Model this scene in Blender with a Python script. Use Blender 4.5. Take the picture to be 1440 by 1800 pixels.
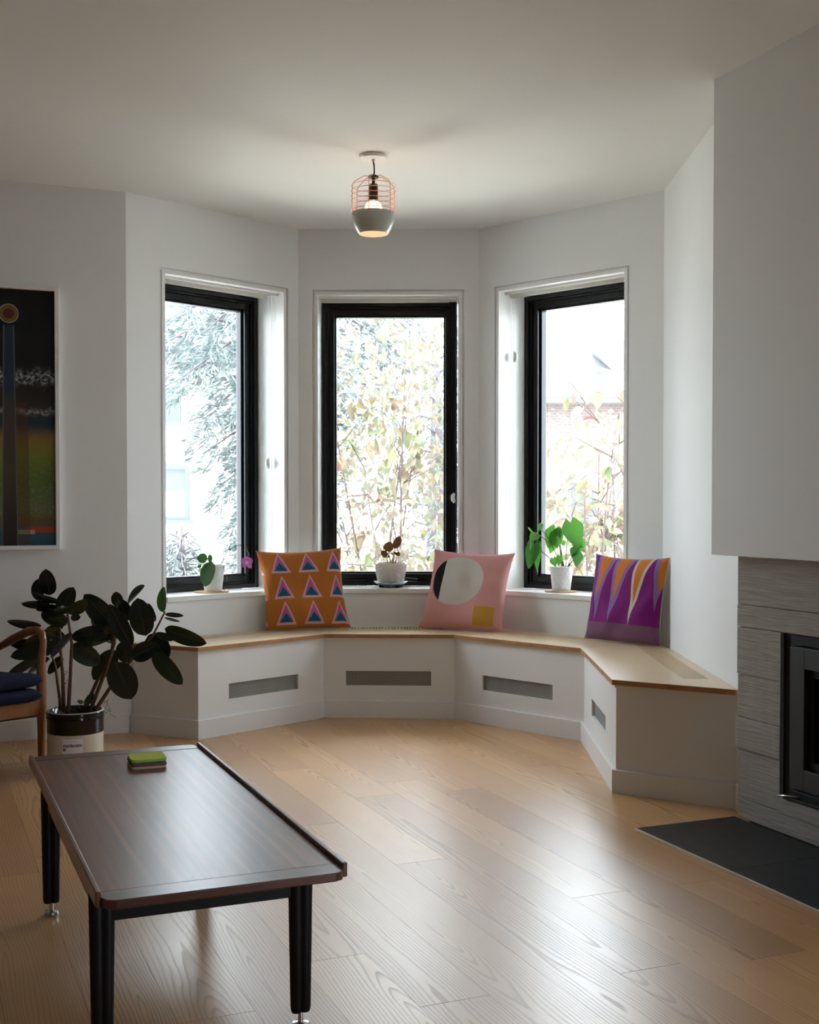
import bpy, math, random
from mathutils import Vector, Matrix, noise

for o in list(bpy.data.objects):
    bpy.data.objects.remove(o)
SC = bpy.context.scene
COL = SC.collection
random.seed(7)

# ------------------------------------------------------------------ camera, sky, exposure
FPX, CAMH, PITCH = 2120.0, 1.2, math.radians(1.3)
cam = bpy.data.cameras.new('camera')
cam.sensor_fit = 'HORIZONTAL'; cam.sensor_width = 36.0; cam.lens = 36.0 * FPX / 1440.0
cam.shift_y = 33.6 / 1440.0; cam.clip_start = 0.05; cam.clip_end = 300
camo = bpy.data.objects.new('camera', cam); COL.objects.link(camo)
camo.location = (0, 0, CAMH); camo.rotation_euler = (math.pi / 2 - PITCH, 0, 0)
SC.camera = camo

SKY = 11.0
world = bpy.data.worlds.new('overcast_sky'); SC.world = world; world.use_nodes = True
bg = world.node_tree.nodes['Background']
bg.inputs['Color'].default_value = (0.83, 0.90, 1.0, 1); bg.inputs['Strength'].default_value = SKY
SC.view_settings.view_transform = 'Standard'; SC.view_settings.look = 'None'
SC.view_settings.gamma = 1.0; SC.view_settings.use_curve_mapping = False
SC.view_settings.exposure = 0.6
SC.cycles.use_denoising = True
SC.cycles.max_bounces = 10; SC.cycles.diffuse_bounces = 6; SC.cycles.transparent_max_bounces = 24
SC.cycles.sample_clamp_indirect = 8.0

sun = bpy.data.lights.new('sun', 'SUN'); sun.energy = 12.0; sun.angle = math.radians(3); sun.color = (1, .98, .95)
suno = bpy.data.objects.new('sun', sun); COL.objects.link(suno)
suno.rotation_euler = Vector((-.45, -.62, .95)).to_track_quat('Z', 'Y').to_euler()   # high, from behind the house

def V2(x, y): return Vector((x, y))
# plan of the room (metres, camera stands at 0,0 looking along +y)
A = V2(-1.476, 6.307); B = V2(-.657, 7.158); C = V2(.411, 7.138); D = V2(1.317, 6.267); E0 = V2(1.287, 4.63)
ANG = math.radians(22.44)
U = V2(math.cos(ANG), math.sin(ANG)); VV = V2(math.sin(ANG), -math.cos(ANG))   # room axes
L0 = A - U * 3.4; L1 = L0 + VV * 9.0
C0 = V2(1.248, 4.60)                        # corner of the concrete surround
FD = V2(math.cos(math.radians(-67.6)), math.sin(math.radians(-67.6))); FN = V2(-FD.y, FD.x)
RW0 = C0 + FN * .45; R1 = RW0 + VV * 8.95
CEIL = 2.82; SEAT = .472; SILL = .697; HEAD = 2.432; WT = .36
PB = [V2(-1.46, 6.318), V2(-1.073, 6.102), V2(-.476, 6.735), V2(.246, 6.70), V2(.865, 6.07), V2(.84, 4.98), V2(1.262, 4.715)]
OPEN = {'l': (A, B, .2415, 1.069), 'c': (B, C, .1138, .949), 'r': (C, D, .1494, 1.013)}

def portal(name, ctr, w, h, nrm):
    l = bpy.data.lights.new(name, 'AREA'); l.shape = 'RECTANGLE'; l.size = w; l.size_y = h
    l.cycles.is_portal = True
    o = bpy.data.objects.new(name, l); COL.objects.link(o); o.location = ctr
    o.rotation_euler = (-Vector(nrm)).to_track_quat('Z', 'Y').to_euler()
for k, (p, q, s0, s1) in OPEN.items():
    u = (q - p).normalized(); n = V2(-u.y, u.x); c = p + u * (s0 + s1) / 2 + n * .34
    portal('daylight_portal', (c.x, c.y, (SILL + HEAD) / 2), s1 - s0, HEAD - SILL, (-n.x, -n.y, 0))
FILL_WIN = (5.2, 7.6, .25, 1.95)                 # unseen opening added for fill light, in the side wall behind the camera
ub = (R1 - RW0).normalized(); nb = V2(-ub.y, ub.x)
cb = RW0 + ub * (FILL_WIN[0] + FILL_WIN[1]) / 2 + nb * .25
portal('daylight_portal', (cb.x, cb.y, (FILL_WIN[2] + FILL_WIN[3]) / 2), FILL_WIN[1] - FILL_WIN[0], FILL_WIN[3] - FILL_WIN[2], (-nb.x, -nb.y, 0))

# ------------------------------------------------------------------ pixel <-> place
CP, SP = math.cos(PITCH), math.sin(PITCH)
def ray(x, y):
    a, c = (x - 720) / FPX, -(y - 933.6) / FPX
    return Vector((a, CP + SP * c, -SP + CP * c))
def P(x, y, Y):                             # the point seen at (x, y) that stands Y metres away
    d = ray(x, y); return Vector((0, 0, CAMH)) + d * (Y / d.y)
def Z(x, y, z):                             # the point seen at (x, y) at height z
    d = ray(x, y); return Vector((0, 0, CAMH)) + d * ((z - CAMH) / d.z)

# ------------------------------------------------------------------ mesh helpers
class MB:
    def __init__(s): s.v = []; s.f = []; s.mi = []; s.uv = None; s.cur = 0
    def add(s, vs, fs):
        b = len(s.v); s.v += [Vector(v) for v in vs]
        for f in fs: s.f.append([b + i for i in f]); s.mi.append(s.cur)
        return s
    def hexa(s, a, b):                      # two quads (lists of 4 points)
        return s.add(list(a) + list(b), [(3, 2, 1, 0), (4, 5, 6, 7), (0, 1, 5, 4), (1, 2, 6, 5), (2, 3, 7, 6), (3, 0, 4, 7)])
    def box(s, o, x, y, z):                 # corner and three edge vectors
        o, x, y, z = Vector(o), Vector(x), Vector(y), Vector(z)
        return s.hexa([o, o + x, o + x + y, o + y], [o + z, o + x + z, o + x + y + z, o + y + z])
    def abox(s, x0, x1, y0, y1, z0, z1):
        return s.box((x0, y0, z0), (x1 - x0, 0, 0), (0, y1 - y0, 0), (0, 0, z1 - z0))
    def prism(s, pts, z0, z1):
        n = len(pts); lo = [(p[0], p[1], z0) for p in pts]; hi = [(p[0], p[1], z1) for p in pts]
        return s.add(lo + hi, [tuple(reversed(range(n))), tuple(range(n, 2 * n))] + [(i, (i + 1) % n, n + (i + 1) % n, n + i) for i in range(n)])
    def tube(s, pts, r, n=8, cap=True, flat=1.0):
        pts = [Vector(p) for p in pts]; m = len(pts)
        rs = r if isinstance(r, (list, tuple)) else [r] * m
        vs = []; ref = None
        for i, p in enumerate(pts):
            t = (pts[min(i + 1, m - 1)] - pts[max(i - 1, 0)]).normalized()
            if ref is None: ref = Vector((0, 0, 1)) if abs(t.z) < .9 else Vector((1, 0, 0))
            a = (ref - t * ref.dot(t)).normalized(); b = t.cross(a); ref = a
            for k in range(n):
                w = 2 * math.pi * k / n; vs.append(p + a * rs[i] * math.cos(w) + b * rs[i] * flat * math.sin(w))
        fs = [(i * n + k, i * n + (k + 1) % n, (i + 1) * n + (k + 1) % n, (i + 1) * n + k) for i in range(m - 1) for k in range(n)]
        if cap: fs += [tuple(reversed(range(n))), tuple(range((m - 1) * n, m * n))]
        return s.add(vs, fs)
    def lathe(s, prof, n=32, c=(0, 0, 0)):
        c = Vector(c); vs = []; m = len(prof)
        for r, z in prof:
            for k in range(n):
                w = 2 * math.pi * k / n; vs.append(c + Vector((r * math.cos(w), r * math.sin(w), z)))
        return s.add(vs, [(i * n + k, i * n + (k + 1) % n, (i + 1) * n + (k + 1) % n, (i + 1) * n + k) for i in range(m - 1) for k in range(n)])
    def grid(s, fn, nu, nv):                # fn(a, b) with a, b in 0..1
        vs = [fn(i / nu, j / nv) for j in range(nv + 1) for i in range(nu + 1)]
        return s.add(vs, [(j * (nu + 1) + i, j * (nu + 1) + i + 1, (j + 1) * (nu + 1) + i + 1, (j + 1) * (nu + 1) + i) for j in range(nv) for i in range(nu)])
    def leaf(s, base, tip, w, nrm, kind='oval', curl=.12, fold=.18, n=7):
        base, tip = Vector(base), Vector(tip); ax = tip - base; L = ax.length; t = ax / L
        sd = t.cross(Vector(nrm)).normalized(); up = sd.cross(t).normalized()
        vs = []; fs = []; s.mid = []
        for i in range(n + 1):
            a = i / n
            if kind == 'oval': h = (max(0, 1 - abs(2 * a ** .88 - 1) ** 2.1)) ** .62
            elif kind == 'heart': h = min(1, (a + .03) / .26) ** .55 * max(.0, 1 - (max(0, a - .23) / .77) ** 1.5) ** .85
            else: h = math.sin(math.pi * (a * .96 + .02)) ** 1.1 * (1.25 - .5 * a)
            if kind != 'heart' and a == 1: h = .03
            if kind != 'heart' and a == 0: h = .06
            c = base + ax * a + up * (curl * L * (math.sin(math.pi * a) - .3 * a))
            s.mid.append(c - up * (fold * w * h * .5))
            back = ax * (-.22 * (1 - a) ** 5) if kind == 'heart' else Vector()
            for q in (-1, -.55, 0, .55, 1):
                vs.append(c + sd * (w / 2 * h * q) + up * (fold * w * h * (abs(q) - .5)) + (back * abs(q)))
        for i in range(n):
            for k in range(4):
                fs.append((i * 5 + k, i * 5 + k + 1, i * 5 + k + 6, i * 5 + k + 5))
        return s.add(vs, fs)

WM = {}                                     # world matrices of built objects
def setp(o, label=None, cat=None, group=None, kind=None):
    if label: o['label'] = label
    if cat: o['category'] = cat
    if group: o['group'] = group
    if kind: o['kind'] = kind
    return o
def thing(name, label, cat, loc, rz=0.0, group=None, kind=None):
    o = bpy.data.objects.new(name, None); o.empty_display_size = .05; COL.objects.link(o)
    o.location = loc; o.rotation_euler = (0, 0, rz)
    WM[o.name] = Matrix.Translation(Vector(loc)) @ Matrix.Rotation(rz, 4, 'Z')
    return setp(o, label, cat, group, kind)
def link(name, mb, mats, parent=None, frame=None, smooth=False, bevel=0, seg=2, solid=0, subd=0, kind=None, label=None):
    """mesh coordinates are world; the object's own frame is `frame`, or its parent's"""
    if frame is None: frame = WM[parent.name] if parent else Matrix.Identity(4)
    inv = frame.inverted()
    me = bpy.data.meshes.new(name); me.from_pydata([tuple(inv @ v) for v in mb.v], [], mb.f)
    mats = mats if isinstance(mats, (list, tuple)) else [mats]
    for m in mats: me.materials.append(m)
    if len(mats) > 1: me.polygons.foreach_set('material_index', mb.mi)
    if smooth: me.polygons.foreach_set('use_smooth', [True] * len(me.polygons))
    if mb.uv:
        ul = me.uv_layers.new(name='UVMap')
        for lp in me.loops: ul.data[lp.index].uv = mb.uv[lp.vertex_index]
    me.validate(); me.update()
    o = bpy.data.objects.new(name, me); COL.objects.link(o)
    WM[o.name] = frame
    if parent:
        o.parent = parent; o.matrix_basis = WM[parent.name].inverted() @ frame
    else: o.matrix_basis = frame
    if solid:
        md = o.modifiers.new('thick', 'SOLIDIFY'); md.thickness = solid; md.offset = 0
    if bevel:
        md = o.modifiers.new('edge', 'BEVEL'); md.width = bevel; md.segments = seg; md.limit_method = 'ANGLE'; md.angle_limit = .6
        if not smooth: md.harden_normals = False
    if subd:
        md = o.modifiers.new('sub', 'SUBSURF'); md.levels = subd; md.render_levels = subd
    return setp(o, label, None, None, kind)
def struct(name, mb, mat, label, cat, **k):
    o = link(name, mb, mat, **k); return setp(o, label, cat, None, 'structure')
def frame2(o, xdir, z=0.0):
    x = Vector((xdir[0], xdir[1], 0)).normalized(); y = Vector((-x.y, x.x, 0))
    return Matrix(((x.x, y.x, 0, o[0]), (x.y, y.y, 0, o[1]), (0, 0, 1, z), (0, 0, 0, 1)))

# ------------------------------------------------------------------ material helpers
class W:
    def __init__(s, g, k): s.g = g; s.k = k
    def __add__(s, o): return s.g.m('ADD', s, o)
    __radd__ = __add__
    def __sub__(s, o): return s.g.m('SUBTRACT', s, o)
    def __rsub__(s, o): return s.g.m('SUBTRACT', o, s)
    def __mul__(s, o): return s.g.m('MULTIPLY', s, o)
    __rmul__ = __mul__
    def __truediv__(s, o): return s.g.m('DIVIDE', s, o)
    def __lt__(s, o): return s.g.m('LESS_THAN', s, o)
    def __gt__(s, o): return s.g.m('GREATER_THAN', s, o)
    def __abs__(s): return s.g.m('ABSOLUTE', s)
class G:
    def __init__(g, name):
        g.mat = bpy.data.materials.new(name); g.mat.use_nodes = True; g.nt = g.mat.node_tree; g.nt.nodes.clear()
        g.out = g.nt.nodes.new('ShaderNodeOutputMaterial')
    def n(g, t, **k):
        nd = g.nt.nodes.new(t)
        for a, b in k.items(): setattr(nd, a, b)
        return nd
    def put(g, sock, v):
        if isinstance(v, W): g.nt.links.new(v.k, sock)
        elif isinstance(v, bpy.types.NodeSocket): g.nt.links.new(v, sock)
        elif isinstance(v, (tuple, list)) and len(v) == 3 and sock.type == 'RGBA': sock.default_value = (*v, 1)
        else: sock.default_value = v
    def m(g, op, a, b=None, c=None):
        nd = g.n('ShaderNodeMath', operation=op)
        for i, v in enumerate((a, b, c)):
            if v is not None: g.put(nd.inputs[i], v)
        return W(g, nd.outputs[0])
    def xyz(g, which='Object'):
        tc = g.n('ShaderNodeTexCoord'); sp = g.n('ShaderNodeSeparateXYZ'); g.nt.links.new(tc.outputs[which], sp.inputs[0])
        return [W(g, sp.outputs[i]) for i in range(3)]
    def vec(g, x, y, z):
        nd = g.n('ShaderNodeCombineXYZ')
        for i, v in enumerate((x, y, z)): g.put(nd.inputs[i], v)
        return nd.outputs[0]
    def rnd(g): return W(g, g.n('ShaderNodeObjectInfo').outputs['Random'])
    def isl(g): return W(g, g.n('ShaderNodeNewGeometry').outputs['Random Per Island'])
    def noise(g, v, sc, det=3, ro=.55, dist=0):
        nd = g.n('ShaderNodeTexNoise'); g.nt.links.new(v, nd.inputs['Vector'])
        nd.inputs['Scale'].default_value = sc; nd.inputs['Detail'].default_value = det; nd.inputs['Roughness'].default_value = ro; nd.inputs['Distortion'].default_value = dist
        return W(g, nd.outputs['Fac'])
    def vor(g, v, sc, feat='F1'):
        nd = g.n('ShaderNodeTexVoronoi', feature=feat); g.nt.links.new(v, nd.inputs['Vector']); nd.inputs['Scale'].default_value = sc
        return W(g, nd.outputs['Distance'])
    def mix(g, f, a, b, mode='MIX'):
        nd = g.n('ShaderNodeMix', data_type='RGBA', blend_type=mode); nd.clamp_factor = True
        g.put(nd.inputs[0], f); g.put(nd.inputs[6], a); g.put(nd.inputs[7], b); return nd.outputs[2]
    def ramp(g, f, stops):
        nd = g.n('ShaderNodeValToRGB'); g.put(nd.inputs[0], f); e = nd.color_ramp.elements
        while len(e) < len(stops): e.new(.5)
        for el, (p, c) in zip(e, stops): el.position = p; el.color = (*c, 1) if not isinstance(c, (int, float)) else (c, c, c, 1)
        return nd.outputs[0]
    def smooth(g, x, a, b):
        nd = g.n('ShaderNodeMapRange', interpolation_type='SMOOTHSTEP'); g.put(nd.inputs[0], x)
        nd.inputs[1].default_value = a; nd.inputs[2].default_value = b; return W(g, nd.outputs[0])
    def bump(g, h, st=.3, d=.002):
        nd = g.n('ShaderNodeBump'); g.put(nd.inputs['Height'], h); nd.inputs['Strength'].default_value = st; nd.inputs['Distance'].default_value = d
        return nd.outputs[0]
    def bsdf(g, color, rough=.5, metal=0, spec=.5, normal=None, **k):
        p = g.n('ShaderNodeBsdfPrincipled')
        g.put(p.inputs['Base Color'], color); g.put(p.inputs['Roughness'], rough); g.put(p.inputs['Metallic'], metal)
        g.put(p.inputs['Specular IOR Level'], spec)
        if normal is not None: g.put(p.inputs['Normal'], normal)
        for a, b in k.items(): g.put(p.inputs[a.replace('_', ' ')], b)
        g.nt.links.new(p.outputs[0], g.out.inputs[0]); g.p = p
        return g.mat
M = {}
def plain(name, col, rough=.5, metal=0, spec=.5, var=.06, sc=30, bump=0, bsc=200, bd=.001, **k):
    g = G(name); v = g.vec(*g.xyz()); nz = g.noise(v, sc, 3)
    c = g.mix(nz, tuple(x * (1 - var) for x in col), tuple(min(1, x * (1 + var)) for x in col))
    nm = g.bump(g.noise(v, bsc, 2), bump, bd) if bump else None
    M[name] = g.bsdf(c, rough, metal, spec, nm, **k); return M[name]
def wood(name, light, dark, rough=.4, axis='x', ring=90, fine=1.0, tint=0.0, spec=.5, streak=0.0, contrast=1.0, coat=0.0):
    g = G(name); x, y, z = g.xyz(); r = g.rnd()
    if axis == 'y': x, y = y, x
    if axis == 'z': x, y, z = z, x, y
    r2 = g.m('FRACT', r * 7.31); r3 = g.m('FRACT', r * 23.7)
    xo = x + r * 40.0
    warp = g.noise(g.vec(xo * 1.6, y * 7.0, z + r * 11), 1.0, 3, .5)
    yy = y + (r2 - .5) * .16 + (warp - .5) * .05
    dd = (g.noise(g.vec(xo * .55, r3 * 9.0, 0.0), 1.0, 2, .4) - .5) * .24 + .02
    rad = g.m('SQRT', yy * yy + dd * dd)
    line = g.m('FRACT', rad * ring + (g.noise(g.vec(xo * 2.2, y * 24.0, z), 1.0, 2) - .5) * .9)
    line = g.smooth(line, .45, 1.0) * g.smooth(line, 1.0, .93)
    pores = g.smooth(g.noise(g.vec(xo * 6.0, y * 330.0, z * 330.0), 1.0, 2), .54, .76)
    blot = g.noise(g.vec(xo * 1.3, y * 5.0, z * 5.0), 1.0, 3)
    f = line * (.55 * contrast) + pores * (.28 * fine) + (blot - .5) * .5
    if streak: f = f + (g.noise(g.vec(xo * .25, y * 38.0, z * 38.0), 1.0, 2) - .5) * streak
    c = g.mix(f, light, dark)
    if tint:
        c = g.mix(r2 * tint, c, tuple(a * b for a, b in zip(dark, (1.0, .95, .9))))
        c = g.mix(r3 * tint * .6, c, tuple(min(1, a * 1.18) for a in light))
    rg = f * (.10 if not streak else .05) + rough
    M[name] = g.bsdf(c, rg, 0, spec, g.bump(f, .05, .0005) if not streak else None, Coat_Weight=coat, Coat_Roughness=rg); return M[name]

def build_materials():
    plain('wall_paint', (.80, .81, .815), .62, var=.012, sc=4, bump=.05, bsc=700)
    plain('ceiling_paint', (.80, .79, .77), .8, var=.012, sc=3, bump=.04, bsc=500)
    plain('dimming_taupe', (.12, .105, .09), .7, var=.02, sc=4)  # for unseen walls, made dark so they throw less light back
    plain('trim_paint', (.82, .82, .81), .38, var=.01, sc=6)
    plain('bench_paint', (.80, .805, .80), .45, var=.012, sc=6)
    plain('black_frame', (.006, .0065, .008), .30, spec=.35, var=.1)
    plain('black_steel', (.005, .005, .0055), .45, spec=.25, var=.15)
    plain('stove_face', (.016, .016, .017), .5, var=.1)
    plain('steel_edge', (.30, .32, .33), .55, .2, var=.1)
    plain('chrome', (.55, .55, .55), .18, 1)
    plain('white_plastic', (.78, .78, .76), .3)
    plain('bead_steel', (.42, .42, .43), .3, .9)
    plain('blind_fabric', (.62, .60, .53), .8, bump=.2, bsc=900)
    plain('copper', (.78, .30, .18), .28, .9)
    plain('lamp_black', (.012, .011, .010), .45)
    plain('lamp_grey', (.50, .52, .48), .18, spec=.6, var=.02)
    plain('lamp_inside', (.86, .80, .72), .5)
    plain('canopy_white', (.80, .79, .75), .3)
    plain('glossy_black_glaze', (.006, .005, .005), .12, spec=.4)
    plain('cream_glaze', (.58, .54, .44), .25, var=.08, sc=12)
    plain('rim_clay', (.42, .36, .27), .5)
    plain('soil', (.035, .025, .018), .95, bump=.8, bsc=160, bd=.01)
    plain('white_ceramic', (.84, .84, .82), .22)
    plain('cork', (.50, .33, .19), .85, var=.25, sc=260)
    plain('blue_glass', (.40, .47, .60), .08, spec=.8, Transmission_Weight=.55)
    plain('dark_foot', (.03, .03, .04), .3)
    plain('bark', (.11, .060, .035), .8, var=.3, sc=60, bump=.6, bsc=120)
    plain('green_stem', (.16, .22, .06), .5)
    plain('olive_rib', (.050, .055, .018), .45)
    plain('red_stem', (.40, .14, .06), .5)
    plain('dark_stake', (.05, .035, .03), .6)
    plain('root_grey', (.38, .34, .28), .7)
    plain('orchid_pink', (.72, .25, .66), .5, Subsurface_Weight=.2, Subsurface_Radius=(.01, .005, .01))
    plain('orchid_pale', (.86, .55, .78), .5)
    plain('navy_wool', (.016, .019, .042), .95, spec=.2, var=.35, sc=300, bump=.5, bsc=700)
    plain('dark_web', (.012, .011, .011), .9)
    plain('felt_lime', (.50, .58, .07), .95, var=.15, sc=500, bump=.5, bsc=700)
    plain('felt_teal', (.03, .17, .17), .95, var=.2, sc=500, bump=.5, bsc=700)
    plain('felt_rust', (.36, .08, .03), .95, var=.2, sc=500, bump=.5, bsc=700)
    plain('felt_cream', (.62, .55, .46), .95, var=.2, sc=500, bump=.5, bsc=700)
    plain('cream_cloth', (.66, .62, .50), .9, var=.08, sc=200, bump=.4, bsc=600)
    plain('outlet_white', (.76, .76, .75), .35)
    plain('outlet_slot', (.03, .03, .03), .6)
    plain('picture_frame', (.80, .79, .78), .35)
    plain('bench_inside', (.10, .07, .05), .9)
    plain('bounce_ground', (.56, .53, .46), .95, var=.25, sc=6)  # ground outside the bay, lightened to bounce daylight onto the ceiling
    plain('dimming_ground', (.07, .07, .07), .9)  # unseen side ground, darkened so less light bounces to the ceiling
    plain('stucco', (.62, .62, .60), .9, bump=.3, bsc=60)
    plain('house_trim', (.040, .052, .070), .6)
    plain('house_pane', (.035, .048, .05), .12)
    plain('house_blind', (.70, .70, .70), .8)
    plain('eave_grey', (.055, .066, .085), .7)
    plain('fascia_lilac', (.12, .135, .155), .7)
    plain('gutter_white', (.66, .66, .68), .5)
    wood('floor_oak', (.68, .39, .155), (.25, .11, .036), .335, ring=105, tint=.5, contrast=1.3, spec=.8, coat=.5)
    wood('bench_oak', (.76, .60, .40), (.56, .40, .23), .30, ring=85, tint=.2, contrast=.5)
    wood('oak_edge', (.42, .215, .085), (.28, .13, .05), .5, ring=120)
    def walnut(name, axis, k):
        g = G(name); x, y, z = g.xyz()
        if axis == 'y': x, y = y, x
        st = g.noise(g.vec(x * .5, y * 46.0, 0.0), 1.0, 3, .6); fi = g.noise(g.vec(x * 5.0, y * 170.0, 0.0), 1.0, 2); bl = g.noise(g.vec(x * 1.5, y * 4.0, 0.0), 1.0, 2)
        c = g.ramp(st * .7 + fi * .15 + bl * .3 - .08, [(.30, tuple(a * k for a in (.034, .010, .006))), (.50, tuple(a * k for a in (.15, .040, .015))), (.68, tuple(a * k for a in (.32, .105, .038)))])
        M[name] = g.bsdf(c, bl * .10 + .25, 0, .6, None, Coat_Weight=.25, Coat_Roughness=.3)
    walnut('walnut_top', 'x', 1.0); walnut('walnut_end', 'y', .6)
    wood('table_rail_wood', (.30, .17, .07), (.16, .08, .035), .35, ring=60, contrast=.5)
    wood('teak', (.33, .135, .055), (.15, .055, .025), .35, ring=110, axis='z', streak=.8)
    # window glass
    g = G('window_glass'); t = g.n('ShaderNodeBsdfTransparent'); gl = g.n('ShaderNodeBsdfGlossy'); gl.inputs['Roughness'].default_value = .02
    t.inputs[0].default_value = (.96, .98, .97, 1); fr = g.n('ShaderNodeFresnel'); fr.inputs[0].default_value = 1.35; mx = g.n('ShaderNodeMixShader')
    g.nt.links.new(fr.outputs[0], mx.inputs[0]); g.nt.links.new(t.outputs[0], mx.inputs[1]); g.nt.links.new(gl.outputs[0], mx.inputs[2]); g.nt.links.new(mx.outputs[0], g.out.inputs[0])
    M['window_glass'] = g.mat
    # stove glass: dark, mirror-like, with a brown reflection painted into the colour
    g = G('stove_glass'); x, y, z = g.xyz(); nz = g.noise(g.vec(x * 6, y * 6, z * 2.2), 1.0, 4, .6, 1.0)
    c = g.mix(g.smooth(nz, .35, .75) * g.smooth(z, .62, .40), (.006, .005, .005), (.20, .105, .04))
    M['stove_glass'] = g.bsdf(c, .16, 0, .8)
    # concrete cast against rough boards
    g = G('board_concrete'); x, y, z = g.xyz(); r = g.rnd()
    gr = g.noise(g.vec(x * 5 + r * 9, y * 5, z * 170.0 + g.noise(g.vec(x * 3 + r * 30, y * 3, z * 7), 1.0, 2) * 5.0), 1.0, 3, .6)
    bl = g.noise(g.vec(x, y, z), 9.0, 5, .6); pit = g.smooth(g.vor(g.vec(x, y, z), 34.0), .10, .05) * g.smooth(bl, .56, .66)
    c = g.mix(g.smooth(gr, .30, .70), (.34, .325, .30), (.56, .54, .50)); c = g.mix(bl * .5, c, (.36, .345, .32)); c = g.mix(r * .4, c, (.46, .445, .42)); c = g.mix(pit, c, (.06, .055, .05))
    M['board_concrete'] = g.bsdf(c, .85, 0, .3, g.bump(gr * 1.0 + bl * .4 - pit * 1.5, 1.0, .006))
    # hearth slate
    g = G('hearth_slate'); x, y, z = g.xyz(); nz = g.noise(g.vec(x * 2, y * 9, z), 2.0, 5, .6)
    M['hearth_slate'] = g.bsdf(g.mix(nz, (.009, .010, .013), (.021, .023, .028)), nz * .15 + .36, 0, .5, g.bump(nz, .25, .002))
    # perforated vent sheet
    g = G('perforated_metal'); x, y, z = g.xyz()
    a, b = x * 130.0, z * 130.0 * 1.1547; row = g.m('FLOOR', b)
    fx = g.m('FRACT', a + g.m('MODULO', row, 2.0) * .5) - .5; fz = (g.m('FRACT', b) - .5) * .866
    hole = g.smooth(g.m('SQRT', fx * fx + fz * fz), .36, .30)
    M['perforated_metal'] = g.bsdf(g.mix(hole, (.42, .44, .42), (.012, .014, .014)), .45, .3)
    # glowing bulb
    g = G('bulb_glow'); x, y, z = g.xyz(); em = g.n('ShaderNodeEmission'); em.inputs[0].default_value = (1, .58, .29, 1); em.inputs[1].default_value = 4.0
    g.nt.links.new(em.outputs[0], g.out.inputs[0]); M['bulb_glow'] = g.mat
    # leaves: cells (island or object random) tint, light passing through
    def leafmat(name, cols, rough=.4, trans=.25, vein=None, by='obj', spec=.5, back=None):
        g = G(name); x, y, z = g.xyz(); r = g.rnd() if by == 'obj' else g.isl()
        st = [(i / max(1, len(cols) - 1), c) for i, c in enumerate(cols)]
        c = g.ramp(r, st) if len(cols) > 1 else cols[0]
        nz = g.noise(g.vec(x, y, z), 40.0, 2); c = g.mix(nz * .35, c, g.mix(1.0, c, (.6, .6, .6), 'MULTIPLY'))
        p = g.n('ShaderNodeBsdfPrincipled'); g.put(p.inputs['Base Color'], c); p.inputs['Roughness'].default_value = rough; p.inputs['Specular IOR Level'].default_value = spec
        t = g.n('ShaderNodeBsdfTranslucent'); g.put(t.inputs[0], c); mx = g.n('ShaderNodeMixShader'); mx.inputs[0].default_value = trans
        g.nt.links.new(p.outputs[0], mx.inputs[1]); g.nt.links.new(t.outputs[0], mx.inputs[2]); g.nt.links.new(mx.outputs[0], g.out.inputs[0]); M[name] = g.mat
    leafmat('rubber_leaf', [(.009, .015, .009), (.020, .030, .009), (.010, .015, .012), (.032, .044, .011)], .24, .08, spec=.5)
    leafmat('rubber_leaf_young', [(.035, .10, .015)], .25, .2)
    leafmat('orchid_leaf', [(.03, .10, .02)], .22, .15, spec=.6)
    leafmat('begonia_leaf', [(.12, .055, .010), (.10, .035, .012), (.055, .022, .014)], .5, .25)
    leafmat('anthurium_leaf', [(.075, .25, .035), (.12, .34, .05), (.035, .14, .04)], .3, .35)
    leafmat('autumn_leaf', [(0.161, 0.145, 0.086), (0.176, 0.129, 0.082), (0.098, 0.125, 0.054), (0.170, 0.151, 0.099), (0.174, 0.107, 0.075), (0.083, 0.115, 0.044), (0.168, 0.140, 0.073), (0.134, 0.050, 0.038)], .6, .35)
    leafmat('autumn_leaf_mass', [(0.166, 0.153, 0.102), (0.163, 0.129, 0.086), (0.107, 0.128, 0.068), (0.158, 0.149, 0.114), (0.153, 0.109, 0.078), (0.085, 0.102, 0.055)], .6, .3, by='isl')
    leafmat('spruce_needle', [(0.083, 0.112, 0.112), (0.127, 0.151, 0.147), (0.058, 0.083, 0.087), (0.147, 0.161, 0.151)], .7, .2, by='isl')
    leafmat('hedge_leaf', [(.10, .15, .12), (.17, .22, .16), (.24, .27, .18)], .7, .2, by='isl')
    plain('twig', (.075, .05, .045), .8, var=.3)
    plain('spruce_bark', (.06, .05, .055), .9, var=.3, sc=20)
    # brick of the far house
    g = G('far_brick'); tc = g.n('ShaderNodeTexCoord'); bk = g.n('ShaderNodeTexBrick'); mp = g.n('ShaderNodeMapping'); mp.inputs['Rotation'].default_value = (math.pi / 2, 0, 0)
    g.nt.links.new(tc.outputs['Object'], mp.inputs[0]); g.nt.links.new(mp.outputs[0], bk.inputs[0])
    bk.inputs['Scale'].default_value = 4.5; bk.inputs['Color1'].default_value = (.11, .08, .08, 1); bk.inputs['Color2'].default_value = (.14, .10, .095, 1); bk.inputs['Mortar'].default_value = (.17, .165, .16, 1)
    M['far_brick'] = g.bsdf(bk.outputs[0], .9)
    g = G('roof_shingle'); x, y, z = g.xyz(); row = g.m('FRACT', z * 7.0); n1 = g.noise(g.vec(x * 3, z * 7, 0.0), 1.0, 3)
    M['roof_shingle'] = g.bsdf(g.mix(g.smooth(row, .12, .0) * .6 + n1 * .3, (.20, .205, .215), (.125, .135, .15)), .9)
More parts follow.
